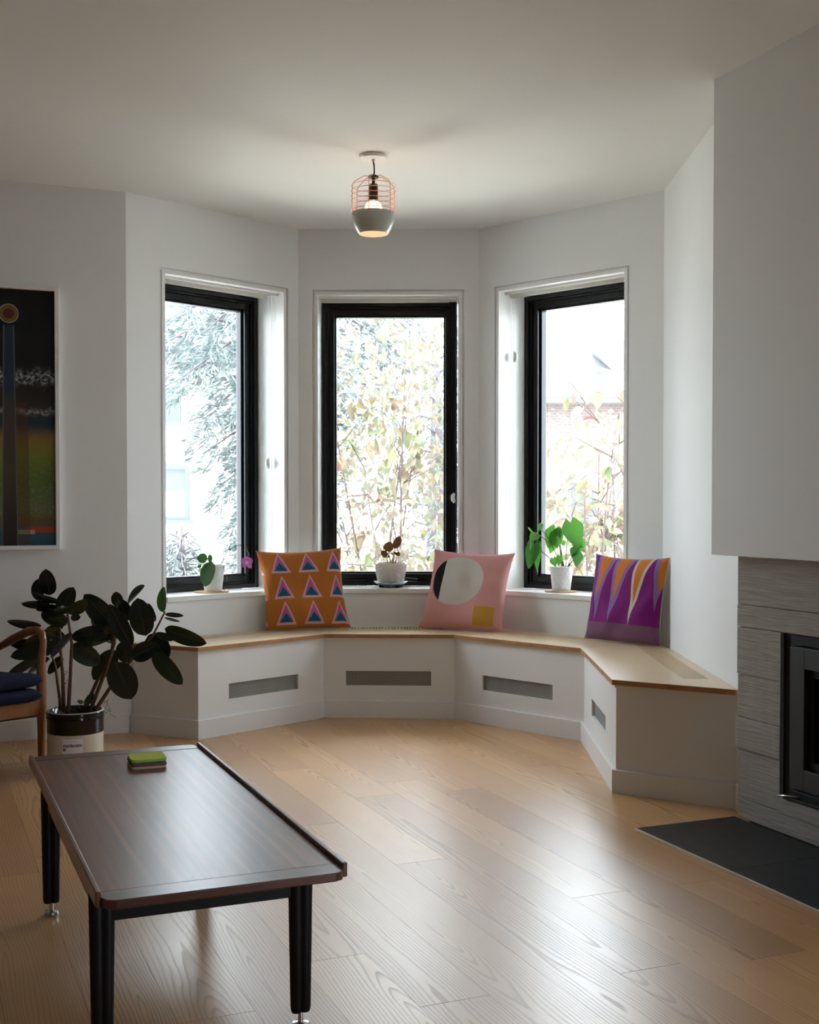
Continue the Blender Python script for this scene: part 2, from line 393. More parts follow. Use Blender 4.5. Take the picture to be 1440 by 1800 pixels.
    # cushion prints
    def cloth(name, fn):
        g = G(name); tc = g.n('ShaderNodeTexCoord'); sp = g.n('ShaderNodeSeparateXYZ'); g.nt.links.new(tc.outputs['UV'], sp.inputs[0])
        u, v = W(g, sp.outputs[0]), W(g, sp.outputs[1])
        wb = g.noise(g.vec(u, v, 0.0), 60.0, 2); u2 = u + (wb - .5) * .004; v2 = v + (wb - .5) * .004
        c = fn(g, u2, v2); wv = g.noise(g.vec(u * 40.0, v * 220.0, 0.0), 1.0, 3); c = g.mix(wv * .28, c, g.mix(1.0, c, (.55, .55, .55), 'MULTIPLY'))
        M[name] = g.bsdf(c, .92, 0, .2, g.bump(wv + g.noise(g.vec(u, v, 0.0), 300.0, 2), .35, .0015), Sheen_Weight=.15)
    def AND(*a):
        r = a[0]
        for b in a[1:]: r = r * b
        return r
    def f_orange(g, u, v):
        u = (u - .5) * 1.05 + .495
        du = g.m('FRACT', (u - .215 + .17) / .34) * .34 - .17; du = abs(du)
        dv = g.m('FRACT', (v - .04) / .318) * .318 / .285
        tri = AND(du < (1 - dv) * .125, dv < 1.0)
        tin = AND(du < (.86 - dv) * .118, dv > .10)
        tea = AND(du < (.50 - dv) * .205, dv > .10)
        c = g.mix(tri, (.50, .165, .032), (.72, .42, .46)); c = g.mix(tin, c, (.52, .115, .40)); return g.mix(tea, c, (.004, .13, .22))
    def f_pink(g, u, v):
        a, b = u - .405, v - .60; disc = (a * a + b * b) < .0985
        c = g.mix(disc, (.73, .36, .35), (.66, .63, .58)); c = g.mix(AND(disc, u < .228), c, (.010, .008, .014))
        return g.mix(AND(u > .665, u < .905, v > .045, v < .285), c, (.60, .33, .055))
    def f_purple(g, u, v):
        u = (u - .5) * 1.09 + .49
        def tri(a, b, c, va):
            t = (v - va) / (1 - va); return AND(t > 0.0, u > (t * (a - c) + c), u < (t * (b - c) + c))
        c = g.mix(v < .20, (.205, .012, .185), (.20, .085, .155))
        LIL, ORA, CRE = (.26, .165, .42), (.66, .20, .025), (.62, .57, .46)
        for oc, o, i in ((LIL, (.045, .325, .10, .22), (.10, .28, .118, .47)), (LIL, (.33, .62, .345, .20), (.385, .575, .372, .44)),
                         (CRE, (.63, .865, .64, .19), (.665, .825, .667, .42)), (LIL, (.89, 1.10, .975, .36), (.945, 1.15, 1.0, .58))):
            c = g.mix(tri(*o), c, oc); c = g.mix(tri(*i), c, ORA)
        return c
    cloth('cloth_orange', f_orange); cloth('cloth_pink', f_pink); cloth('cloth_purple', f_purple)
    plain('cloth_pink_back', (.70, .36, .35), .92, bump=.3, bsc=500)
    # framed print: night water, surf, sand and green shore crossed by a pier
    g = G('pier_print'); tc = g.n('ShaderNodeTexCoord'); sp = g.n('ShaderNodeSeparateXYZ'); g.nt.links.new(tc.outputs['UV'], sp.inputs[0])
    u, v = W(g, sp.outputs[0]), W(g, sp.outputs[1])
    nz = g.noise(g.vec(u * 1.0, v * 2.8, 0.0), 7.0, 5, .65); n2 = g.noise(g.vec(u * 3.0, v * 9.0, 3.0), 9.0, 5, .7)
    vv = v + (nz - .5) * .05
    c = g.ramp(vv, [(0, (.02, .06, .12)), (.05, (.03, .10, .14)), (.10, (.16, .09, .03)), (.14, (.13, .15, .08)), (.26, (.10, .16, .035)), (.36, (.20, .22, .03)), (.42, (.26, .15, .04)), (.47, (.02, .045, .06)), (.56, (.03, .022, .016)), (.66, (.008, .008, .009)), (1, (.002, .002, .003))])
    c = g.mix(g.smooth(n2, .5, .72) * g.smooth(v, .40, .30) * g.smooth(v, .06, .14), c, (.24, .30, .07))
    wv = g.noise(g.vec(u * 6.0, v * 4.0, 1.0), 2.0, 2); e = v - wv * .05
    surf = g.smooth(abs(e - .635), .045, .0) * g.smooth(n2, .42, .66) + g.smooth(abs(e - .50), .02, .0) * g.smooth(n2, .40, .6) * .8
    c = g.mix(surf, c, (.50, .50, .52))
    c = g.mix(AND(v < .075, u > .68, v > .05), c, (.36, .06, .015)); c = g.mix(AND(v < .062, v > .045, u < .78, u > .58), c, (.42, .36, .2))
    pw = v * -.035 + .075; pd = abs(u - .52)
    pier = AND(pd < pw, v < .86); c = g.mix(AND(pd < pw + .14, v < .56, v > .0, u > .52) * .55, c, (.09, .035, .012))
    c = g.mix(pier, c, g.ramp(v, [(0, (.02, .014, .012)), (.3, (.075, .055, .04)), (.55, (.06, .05, .05)), (.62, (.02, .035, .075)), (1, (.015, .03, .07))]))
    c = g.mix(AND(pd > pw, pd < pw + .012, v < .86), c, (.12, .12, .10))
    a, b = (u - .52) * .45, (v - .905) * 1.27; rr = g.m('SQRT', a * a + b * b)
    c = g.mix(rr < .045, c, (.16, .10, .03)); c = g.mix(rr < .026, c, (.10, .02, .01)); c = g.mix(AND(rr < .047, rr > .044), c, (.4, .45, .4))
    M['pier_print'] = g.bsdf(c, .5, 0, .25)
    # paper label with a handwritten line
    g = G('paper_label'); tc = g.n('ShaderNodeTexCoord'); sp = g.n('ShaderNodeSeparateXYZ'); g.nt.links.new(tc.outputs['UV'], sp.inputs[0]); u, v = W(g, sp.outputs[0]), W(g, sp.outputs[1])
    sc = g.noise(g.vec(u * 60.0, v * 9.0, 0.0), 1.0, 2, .8); sc2 = g.noise(g.vec(u * 12.0, 0.0, 5.0), 1.0, 1)
    ink = AND(sc > .46, abs(v - .55) < (sc2 * .16 + .01), u > .04, u < .96); ink2 = AND(sc > .42, abs(v - .30) < .10, u > .04, u < .20); faint = AND(abs(v - .84) < .05, u < .7, sc > .5)
    c = g.mix(ink, (.74, .74, .76), (.03, .03, .04)); c = g.mix(ink2, c, (.02, .02, .03)); c = g.mix(faint * .4, c, (.3, .3, .32))
    M['paper_label'] = g.bsdf(c, .6)
build_materials()

# ================================================================== the room
def clip(poly, p, n):                       # keep the side where (x-p).n <= 0
    out = []
    for i in range(len(poly)):
        a, b = poly[i], poly[(i + 1) % len(poly)]; da, db = (a - p).dot(n), (b - p).dot(n)
        if da <= 0: out.append(a)
        if (da < 0 < db) or (db < 0 < da): out.append(a + (b - a) * (da / (da - db)))
    return out
def miter(pts, t):                          # outward offset of an open polyline (outside is on its left)
    ns = [V2(-(b - a).y, (b - a).x).normalized() for a, b in zip(pts, pts[1:])]; out = [pts[0] + ns[0] * t]
    for i in range(1, len(pts) - 1):
        m = (ns[i - 1] + ns[i]).normalized(); out.append(pts[i] + m * (t / m.dot(ns[i])))
    return out + [pts[-1] + ns[-1] * t]
ring = [L1, L0, A, B, C, D, E0]; outer = miter(ring, WT)
outer[-1] = E0 + V2(.34, .14)
room = [L1, L0, A, B, C, D, E0, RW0 + V2(0, 0), R1]

mb = MB(); mb.prism(list(reversed(room)), -.12, -.016)
floor = struct('floor', mb, M['bench_inside'], 'pale oak plank floor of the living room', 'floor')
lim = [(A, V2(-U.y, U.x)), (C, V2((D - C).y * -1, (D - C).x).normalized()), (D, V2(1, -.018).normalized()), (RW0, FN), (L0, -U), (L1, VV)]
PWID = .184; base = V2(.023, 2.853); b_u = base.dot(U)
rj = random.Random(3)
joint = {0: V2(.11, 2.885).dot(VV), -1: Z(641, 1676, 0).xy.dot(VV), 3: V2(.6, 3.08).dot(VV), 2: Z(1020, 1480, 0).xy.dot(VV)}
vmin, vmax = L0.dot(VV) - 2.5, L1.dot(VV) + .1
for k in range(-24, 18):
    u0 = b_u + k * PWID; j = joint.get(k, rj.uniform(-6, 0))
    cuts = [j]
    while cuts[0] > vmin: cuts.insert(0, cuts[0] - rj.uniform(1.5, 2.3))
    while cuts[-1] < vmax: cuts.append(cuts[-1] + rj.uniform(1.5, 2.3))
    for a, b in zip(cuts, cuts[1:]):
        g_ = .0003
        poly = [U * (u0 + g_) + VV * (a + g_), U * (u0 + g_) + VV * (b - g_), U * (u0 + PWID - g_) + VV * (b - g_), U * (u0 + PWID - g_) + VV * (a + g_)]
        for p_, n_ in lim:
            poly = clip(poly, p_, n_) if len(poly) >= 3 else poly
        if len(poly) < 3: continue
        c = sum(poly, V2(0, 0)) / len(poly)
        m = MB(); top = [c + (p_ - c) * 1.0 for p_ in poly]; n = len(poly)
        ins = [p_ + (c - p_).normalized() * .0007 for p_ in poly]
        m.add([(p_.x, p_.y, -.015) for p_ in poly] + [(p_.x, p_.y, -.0008) for p_ in poly] + [(p_.x, p_.y, 0) for p_ in ins],
              [tuple(range(2 * n, 3 * n))] + [(i, (i + 1) % n, n + (i + 1) % n, n + i) for i in range(n)] + [(n + i, n + (i + 1) % n, 2 * n + (i + 1) % n, 2 * n + i) for i in range(n)])
        link('plank', m, M['floor_oak'], floor, frame=frame2(U * (u0 + PWID / 2) + VV * (a + b) / 2, VV))
mb = MB(); mb.prism(list(reversed(room)), CEIL, CEIL + .2)
struct('ceiling', mb, M['ceiling_paint'], 'plain off-white plaster ceiling', 'ceiling')

def seg_wall(name, i, label, hole=None):
    p, q, po, qo = ring[i], ring[i + 1], outer[i], outer[i + 1]; m = MB(); u = (q - p).normalized(); n = V2(-u.y, u.x)
    def at(s, out): return p + u * s + n * (WT if out else 0)
    if hole is None: m.prism([p, q, qo, po], -.8, CEIL)
    else:
        s0, s1, z0, z1 = hole
        m.prism([p, at(s0, 0), at(s0, 1), po], -.8, CEIL); m.prism([at(s1, 0), q, qo, at(s1, 1)], -.8, CEIL)
        m.prism([at(s0, 0), at(s1, 0), at(s1, 1), at(s0, 1)], -.8, z0); m.prism([at(s0, 0), at(s1, 0), at(s1, 1), at(s0, 1)], z1, CEIL)
    return struct(name, m, M['dimming_taupe' if i == 0 else 'wall_paint'], label, 'wall')
seg_wall('wall_far_left', 0, 'unseen side wall left of the framed print, dark taupe to cut bounce light')
seg_wall('wall_left', 1, 'white wall behind the rubber plant and framed print')
GR = .031
for i, nm, k, lb in ((2, 'wall_bay_left', 'l', 'white bay wall around the window with the orchid'), (3, 'wall_bay_center', 'c', 'white bay wall around the middle window'), (4, 'wall_bay_right', 'r', 'white bay wall around the window with the green heart-leaf plant')):
    s0, s1 = OPEN[k][2:]; seg_wall(nm, i, lb, (s0 - GR, s1 + GR, SILL - .029, HEAD + GR))
seg_wall('wall_right', 5, 'white wall between the right window and the concrete fireplace')
m = MB(); s0, s1, z0, z1 = FILL_WIN; q = lambda s, o: RW0 + ub * s + nb * o; Lb = (R1 - RW0).length
for a, b, za, zb in ((1.4, s0, -.8, CEIL), (s1, Lb, -.8, CEIL), (s0, s1, -.8, z0), (s0, s1, z1, CEIL)):
    m.prism([q(a, 0), q(b, 0), q(b, .3), q(a, .3)], za, zb)
struct('wall_fireplace', m, M['wall_paint'], 'white wall beyond the fireplace with an opening added for fill light, out of the picture', 'wall')
m = MB(); ux = (R1 - L1).normalized(); nx = V2(ux.y, -ux.x); m.prism([L1 - ux * .3 + nx * .3, R1 + ux * .3 + nx * .3, R1 + ux * .3, L1 - ux * .3], -.8, CEIL)
struct('wall_back', m, M['dimming_taupe'], 'unseen wall behind the camera, dark taupe to cut bounce light', 'wall')

def strip(name, p, q, label, h=.1, t=.014):
    u = (q - p).normalized(); n = V2(u.y, -u.x); m = MB()
    m.prism([p + n * t, q + n * t, q, p], 0, h); struct(name, m, M['trim_paint'], label, 'baseboard', bevel=.002)
strip('baseboard_left', L0, A - U * .002, 'white baseboard under the framed print')
strip('baseboard_right', V2(1.2885, 4.70), V2(1.2878, 4.64), 'short white baseboard stub between bench and concrete', .105, .012)

# ------------------------------------------------------------------ windows
for wi, (k, (p, q, s0, s1)) in enumerate(OPEN.items()):
    u2 = (q - p).normalized(); n2 = V2(-u2.y, u2.x); u = Vector((u2.x, u2.y, 0)); n = Vector((n2.x, n2.y, 0)); z = Vector((0, 0, 1))
    where = ('left bay wall, behind the orchid', 'middle bay wall, behind the brown-leaved plant', 'right bay wall, behind the green heart-leaf plant')[wi]
    O = Vector((p.x, p.y, 0))
    wt = thing('window_%d' % (wi + 1), 'black-framed window in the ' + where, 'window', O + u * (s0 + s1) / 2 + n * .1 + z * SILL, math.atan2(u.y, u.x), kind='structure')
    def bx(m, a0, a1, d0, d1, z0, z1): return m.box(O + u * a0 + n * d0 + z * z0, u * (a1 - a0), n * (d1 - d0), z * (z1 - z0))
    def rng(m, a0, a1, z0, z1, w, d0, d1):   # a rectangular ring
        bx(m, a0, a0 + w, d0, d1, z0, z1); bx(m, a1 - w, a1, d0, d1, z0, z1); bx(m, a0 + w, a1 - w, d0, d1, z0, z0 + w); bx(m, a0 + w, a1 - w, d0, d1, z1 - w, z1)
    m = MB()                                  # jamb lining with a shadow groove to the wall
    for a0, a1, b0, b1 in ((s0 - .019, s0, s0 - GR, s0), (s1, s1 + .019, s1, s1 + GR)):
        bx(m, a0, a1, 0, .014, SILL - .028, HEAD + .019); bx(m, b0, b1, .014, WT - .01, SILL - .028, HEAD + GR)
    bx(m, s0, s1, 0, .014, HEAD, HEAD + .019); bx(m, s0, s1, .014, WT - .01, HEAD, HEAD + GR)
    link('jamb_lining', m, M['trim_paint'], wt)
    m = MB(); bx(m, s0 - .0005, s1 + .0005, -.012, .24, SILL - .028, SILL); link('window_sill', m, M['trim_paint'], wt, bevel=.003)
    a0, a1, z0, z1 = s0 + .004, s1 - .004, SILL + .001, HEAD - .004
    m = MB(); rng(m, a0, a1, z0, z1, .026, .235, .35); rng(m, a0 + .026, a1 - .026, z0 + .026, z1 - .026, .012, .252, .35); link('outer_frame', m, M['black_frame'], wt, bevel=.0025)
    m = MB(); rng(m, a0 + .038, a1 - .038, z0 + .038, z1 - .038, .034, .268, .345); rng(m, a0 + .072, a1 - .072, z0 + .072, z1 - .072, .012, .292, .34); sash = link('sash', m, M['black_frame'], wt, bevel=.003)
    m = MB(); bx(m, a0 + .08, a1 - .08, .318, .324, z0 + .08, z1 - .08); link('pane', m, M['window_glass'], wt)
    if k == 'c':                              # folded crank and lock lever
        m = MB(); c = Z(735, 1019, SILL + .03); bx(m, .60, .70, .205, .236, SILL + .006, SILL + .030)
        m.tube([O + u * .59 + n * .205 + z * (SILL + .040), O + u * .635 + n * .20 + z * (SILL + .046), O + u * .70 + n * .205 + z * (SILL + .038)], [.010, .008, .007], 8)
        link('crank_handle', m, M['black_frame'], wt, bevel=.004)
        m = MB(); m.tube([O + u * (a0 + .012) + n * .232 + z * (SILL + .23), O + u * (a0 + .014) + n * .222 + z * (SILL + .27), O + u * (a0 + .014) + n * .218 + z * (SILL + .31)], [.009, .007, .005], 8)
        link('lock_lever', m, M['black_frame'], wt)
    # roller blind, rolled up
    side = {'l': 1, 'c': 1, 'r': -1}[k]; lab = {'l': 'left', 'c': 'middle', 'r': 'right'}[k]
    rb = thing('roller_blind', 'rolled-up beige roller blind at the head of the %s window' % lab, 'blind', O + u * (s0 + s1) / 2 + n * .12 + z * (HEAD - .02), math.atan2(u.y, u.x), 'roller blinds in the bay windows')
    m = MB(); bx(m, s0 + .001, s1 - .001, .055, .062, HEAD - .012, HEAD); bx(m, s0 + .001, s1 - .001, .165, .172, HEAD - .012, HEAD); link('cassette', m, M['trim_paint'], rb)
    m = MB(); m.tube([O + u * (s0 + .012) + n * .113 + z * (HEAD - .006), O + u * (s1 - .05 * (side > 0) - .006) + n * .113 + z * (HEAD - .006)], .022, 14); link('fabric_roll', m, M['blind_fabric'], rb, smooth=True)
    m = MB(); sx = s1 - .012 if side > 0 else s0 + .012; zlow = .80
    for dy in (-1, 1):
        nb_ = 150
        for i in range(nb_):
            t = i / nb_; zz = HEAD - .01 - t * (HEAD - zlow); c = O + u * sx + n * (.113 + dy * (.017 - .010 * abs(math.sin(t * 4.2)))) + z * zz
            r = .0030
            m.add([c + Vector((r, 0, 0)), c + Vector((0, r, 0)), c - Vector((r, 0, 0)), c - Vector((0, r, 0)), c + z * r * 1.3, c - z * r * 1.3], [(0, 1, 4), (1, 2, 4), (2, 3, 4), (3, 0, 4), (1, 0, 5), (2, 1, 5), (3, 2, 5), (0, 3, 5)])
    link('bead_chain', m, M['bead_steel'], rb, kind='stuff')
    m = MB(); zc = {'l': 1.44, 'c': 1.235, 'r': 2.06}[k]; c = O + u * (sx - side * .012) + n * .113 + z * zc
    m.tube([c - z * .03, c - z * .012 - u * side * .008, c + z * .012 - u * side * .010, c + z * .028], [.006, .013, .012, .007], 10); link('chain_clip', m, M['white_plastic'], rb, smooth=True)

# ================================================================== window bench
bench = thing('window_bench', 'white built-in window bench with pale oak seat wrapping round the bay', 'bench', (0, 6.7, 0))
WPT = [A, B, C, D, V2(1.2885, 4.70)]; FPT = PB[1:6]
IN = .018
def inset_line(pts, t):
    ns = [V2(-(b - a).y, (b - a).x).normalized() for a, b in zip(pts, pts[1:])]; out = [pts[0] + ns[0] * t]
    for i in range(1, len(pts) - 1):
        mm = (ns[i - 1] + ns[i]).normalized(); out.append(pts[i] + mm * (t / mm.dot(ns[i])))
    return out + [pts[-1] + ns[-1] * t]
fl = [A + V2(.014, -.008)] + FPT + [V2(1.286, 4.70)]
pan = inset_line(fl, IN); pan_b = inset_line(fl, IN + .02); pan_s = inset_line(fl, .012)
skb = inset_line(fl, .017)
VENT = {1: (.21, .69), 2: (.1176, .5967), 3: (.1966, .6875), 4: (.289, .77)}
for i in range(6):
    a, b, a2, b2 = pan[i], pan[i + 1], pan_b[i], pan_b[i + 1]; u = (b - a).normalized(); n = V2(-u.y, u.x); m = MB(); fr = frame2(a, u)
    top = SEAT - .024
    if i in VENT:
        off = (fl[i] - a).dot(u); v0, v1 = VENT[i][0] + off, VENT[i][1] + off
        at = lambda s, o: a + u * s + n * (.02 * o)
        m.prism([a, at(v0, 0), at(v0, 1), a2], .02, top); m.prism([at(v1, 0), b, b2, at(v1, 1)], .02, top)
        m.prism([at(v0, 0), at(v1, 0), at(v1, 1), at(v0, 1)], .02, .181); m.prism([at(v0, 0), at(v1, 0), at(v1, 1), at(v0, 1)], .263, top)
    else: m.prism([a, b, b2, a2], .02, top)
    pn = link('front_panel' if i not in (0, 5) else 'end_panel', m, M['bench_paint'], bench, frame=fr)
    if i in VENT:
        m = MB(); m.prism([at(v0 - .005, .7), at(v1 + .005, .7), at(v1 + .005, .9), at(v0 - .005, .9)], .176, .268)
        link('vent_grille', m, M['perforated_metal'], pn, frame=fr, label='perforated grey metal vent')
    m = MB(); m.prism([fl[i], fl[i + 1], skb[i + 1], skb[i]], 0, .097); link('skirting', m, M['bench_paint'], bench, bevel=.0015)
    m = MB(); m.prism([pan_s[i], pan_s[i + 1], pan_b[i + 1], pan_b[i]], top - .010, SEAT - .0225); link('scribe_strip', m, M['bench_paint'], bench)
rb_ = random.Random(5)
for i in range(4):
    w0, w1, f0, f1 = WPT[i], WPT[i + 1], FPT[i], FPT[i + 1]; u = (w1 - w0).normalized(); n = V2(u.y, -u.x)
    def cut(d, end):                         # point on the mitre line, d from the wall
        wa, fa = (w0, f0) if end == 0 else (w1, f1); D_ = (fa - wa).dot(n); return wa + (fa - wa) * (d / D_)
    fr = frame2(w0, u, SEAT - .022); zt, zb = SEAT, SEAT - .022
    m = MB(); ga, gb = .05, .155
    m.prism([cut(gb, 0), f0, f1, cut(gb, 1)], zb, zt); sb = link('seat_board', m, M['bench_oak'], bench, frame=fr, bevel=.0012)
    m = MB(); m.prism([cut(.001, 0), cut(ga, 0), cut(ga, 1), cut(.001, 1)], zb, zt); link('back_strip', m, M['bench_oak'], bench, frame=fr)
    la, lb = max((cut(ga, 0) - w0).dot(u), (cut(gb, 0) - w0).dot(u)) + .05, min((cut(ga, 1) - w0).dot(u), (cut(gb, 1) - w0).dot(u)) - .05
    if i == 3: lb -= .15
    m = MB(); q = lambda s, d: w0 + u * s + n * d
    m.prism([cut(ga, 0), cut(gb, 0), q(la, gb), q(la, ga)], zb, zt); m.prism([q(lb, ga), q(lb, gb), cut(gb, 1), cut(ga, 1)], zb, zt)
    s = la
    while s < lb - .012:
        m.prism([q(s + .008, ga), q(s + .008, gb), q(min(s + .018, lb), gb), q(min(s + .018, lb), ga)], zb + .003, zt); s += .018
    m.prism([q(la, ga), q(la, gb), q(lb, gb), q(lb, ga)], zb - .02, zb - .016)
    link('seat_grille', m, M['bench_oak'], bench, frame=fr, kind='stuff')
    m = MB(); e = .0012; uu = (f1 - f0).normalized(); nn = V2(uu.y, -uu.x)
    m.prism([f0 + nn * e, f1 + nn * e, f1, f0], zb, zt - .0015); link('edge_band', m, M['oak_edge'], sb, frame=frame2(f0, uu, zb))
    if i in (0, 3):
        a, b = (A + V2(.02, -.012), f0) if i == 0 else (f1, V2(1.286, 4.703)); uu = (b - a).normalized(); nn = V2(uu.y, -uu.x); m = MB()
        m.prism([a + nn * e, b + nn * e, b, a], zb, zt - .0015); link('edge_band', m, M['oak_edge'], sb, frame=frame2(a, uu, zb))

# ================================================================== fireplace
def fp(s, d): return C0 + FD * s + FN * d
fire = thing('fireplace', 'board-marked grey concrete fireplace with black wood stove insert', 'fireplace', (C0.x, C0.y, 0), math.radians(-67.6))
rf = random.Random(11); I0, I1, IZ0, IZ1 = .252, 1.02, .132, .732; LEN = 1.3
rows = [0, .076, .267, .387, .551, .732, .818, 1.002]
for a, b in zip(rows, rows[1:]):
    parts = [(0, LEN)] if (b <= IZ0 or a >= IZ1) else ([(0, I0), (I1, LEN)])
    for s0, s1 in parts:
        d = rf.choice((0, .003, .006, .009)); e = rf.uniform(-.004, .004) if s0 == 0 else 0; m = MB()
        n_ = 14                               # rough arris
        pts = [fp(s0 + e + (s1 - s0 - e) * i / n_, d + rf.uniform(0, .0016)) for i in range(n_ + 1)]
        m.prism(pts + [fp(s1, .34), fp(s0 + e, .34)], a + .0012, b - .0012)
        link('concrete_board', m, M['board_concrete'], fire, bevel=.003)
m = MB(); m.prism([fp(I0, .004), fp(I1, .004), fp(I1, .34), fp(I0, .34)], .077, IZ0); link('concrete_board', m, M['board_concrete'], fire)
m = MB()
m.prism([fp(I0, .001), fp(I0 + .003, .001), fp(I0 + .003, .10), fp(I0, .10)], IZ0 + .002, IZ1 - .002); link('side_flange', m, M['steel_edge'], fire)
def ringf(m, s0, s1, z0, z1, w, d0, d1):
    for a0, a1, b0, b1 in ((s0, s0 + w, z0, z1), (s1 - w, s1, z0, z1), (s0 + w, s1 - w, z0, z0 + w), (s0 + w, s1 - w, z1 - w, z1)):
        m.prism([fp(a0, d0), fp(a1, d0), fp(a1, d1), fp(a0, d1)], b0, b1)
m = MB(); ringf(m, I0 + .004, I1 - .004, IZ0 + .002, IZ1 - .002, .035, .016, .16); link('stove_frame', m, M['black_steel'], fire, bevel=.002)
m = MB(); ringf(m, I0 + .042, I1 - .042, IZ0 + .046, IZ1 - .044, .075, .012, .10); dr = link('stove_door', m, M['stove_face'], fire, bevel=.002)
m = MB(); ringf(m, I0 + .117, I1 - .117, IZ0 + .121, IZ1 - .119, .03, .03, .10); link('door_bead', m, M['black_steel'], dr)
m = MB(); m.prism([fp(I0 + .14, .045), fp(I1 - .14, .045), fp(I1 - .14, .05), fp(I0 + .14, .05)], IZ0 + .145, IZ1 - .143); link('door_glass', m, M['stove_glass'], dr, label='dark glass of the stove door with a painted brown reflection')
m = MB(); m.prism([fp(I0 + .02, .0), fp(I1 - .02, .0), fp(I1 - .02, .16), fp(I0 + .02, .16)], IZ0 + .001, IZ0 + .012); link('ash_lip', m, M['black_steel'], fire, bevel=.002)
m = MB(); m.tube([(*fp(I0 + .008, -.012), IZ0 + .010), (*fp(I0 + .06, .0), IZ0 + .016), (*fp(I0 + .10, .03), IZ0 + .018)], [.006, .005, .004], 8); link('air_lever', m, M['chrome'], fire, smooth=True)
HD = V2(1.164, 4.648); hp = lambda s, d: HD + FD * s + FN * d
m = MB(); m.prism([hp(0, 0), hp(1.9, 0), hp(1.9, .5), hp(.13, .5), hp(.13, .125), hp(0, .125)], 1.004, CEIL)
struct('wall_chimney', m, M['wall_paint'], 'white plastered chimney breast above the concrete fireplace', 'wall', bevel=.0015)
hearth = thing('hearth', 'dark slate hearth slab of large tiles in front of the fireplace', 'hearth', (*Z(1115, 1458, 0).xy, 0), math.radians(-67.6))
h0 = Z(1115, 1458, 0).xy; hq = lambda s, d: h0 + FD * s + FN * d
for i in range(3):
    m = MB(); s0 = i * .552; m.prism([hq(s0 + .0008, .006), hq(s0 + .5512, .006), hq(s0 + .5512, .448), hq(s0 + .0008, .448)], .0005, .005); link('tile', m, M['hearth_slate'], hearth, bevel=.0006)
m = MB(); m.prism([hq(0, 0), hq(1.656, 0), hq(1.656, .005), hq(0, .005)], .0005, .0055); link('edge_trim', m, M['white_plastic'], hearth, label='thin white edge strip along the slate')

# ================================================================== pendant lamp
lx, ly = -.168, 5.65
lamp = thing('pendant_lamp', 'small pendant lamp with copper wire cage and pale grey bowl shade, lit', 'lamp', (lx, ly, CEIL))
LC = (lx, ly, 0)
m = MB(); m.lathe([(0, CEIL - .001), (.064, CEIL - .001), (.065, CEIL - .012), (.060, CEIL - .017), (0, CEIL - .019)], 40, LC); link('canopy', m, M['canopy_white'], lamp, smooth=False, bevel=.002)
m = MB(); m.tube([(lx, ly, CEIL - .018), (lx, ly, CEIL - .03)], [.008, .006], 10); link('cord_grip', m, M['canopy_white'], lamp, smooth=True)
m = MB(); m.tube([(lx, ly, CEIL - .03), (lx + .003, ly, 2.775), (lx + .004, ly, 2.745), (lx + .002, ly, 2.722)], .0038, 8); link('cord', m, M['lamp_black'], lamp, smooth=True)
m = MB(); m.lathe([(0, 2.726), (.022, 2.726), (.024, 2.721), (.024, 2.716), (0, 2.715)], 28, LC); link('cap_disc', m, M['lamp_black'], lamp)
m = MB(); m.lathe([(.0075, 2.718), (.0075, 2.688), (.019, 2.686), (.0205, 2.680), (.0205, 2.612), (.012, 2.610), (0, 2.610)], 24, LC); link('socket', m, M['lamp_black'], lamp, smooth=False)
m = MB(); m.lathe([(.002, 2.614)] + [(.041 * math.sin(t), 2.572 + .041 * math.cos(t)) for t in [.32 + i * (math.pi - .33) / 12 for i in range(13)]], 28, LC); link('bulb', m, M['bulb_glow'], lamp, smooth=True)
RC = .1035
for k in range(6):
    w = math.radians(20 + 60 * k); cx_, sx_ = math.cos(w), math.sin(w); pt = lambda r, z_: (lx + r * cx_, ly + r * sx_, z_)
    m = MB(); m.tube([pt(.022, 2.722), pt(.045, 2.722), pt(.090, 2.694), pt(RC - .003, 2.682), pt(RC, 2.668), pt(RC, 2.535)], .0017, 6); link('cage_wire', m, M['copper'], lamp, smooth=True)
for z_ in (2.678, 2.655, 2.632, 2.609, 2.586, 2.563):
    m = MB(); m.tube([(lx + RC * math.cos(t), ly + RC * math.sin(t), z_) for t in [2 * math.pi * i / 40 for i in range(41)]], .0015, 6, cap=False); link('cage_ring', m, M['copper'], lamp, smooth=True)
out = [(.1005, 2.553), (.102, 2.545), (.1005, 2.525), (.095, 2.504), (.086, 2.483), (.074, 2.463), (.069, 2.456)]
m = MB(); m.lathe(out, 48, LC); b0 = len(m.f)
m.cur = 1; m.lathe([(r - .003, z_ + .0005) for r, z_ in reversed(out)], 48, LC); m.cur = 0
m.lathe([(.0975, 2.5535), (.1005, 2.553)], 48, LC); m.lathe([(.069, 2.456), (.066, 2.4565)], 48, LC)
link('bowl_shade', m, [M['lamp_grey'], M['lamp_inside']], lamp, smooth=True)

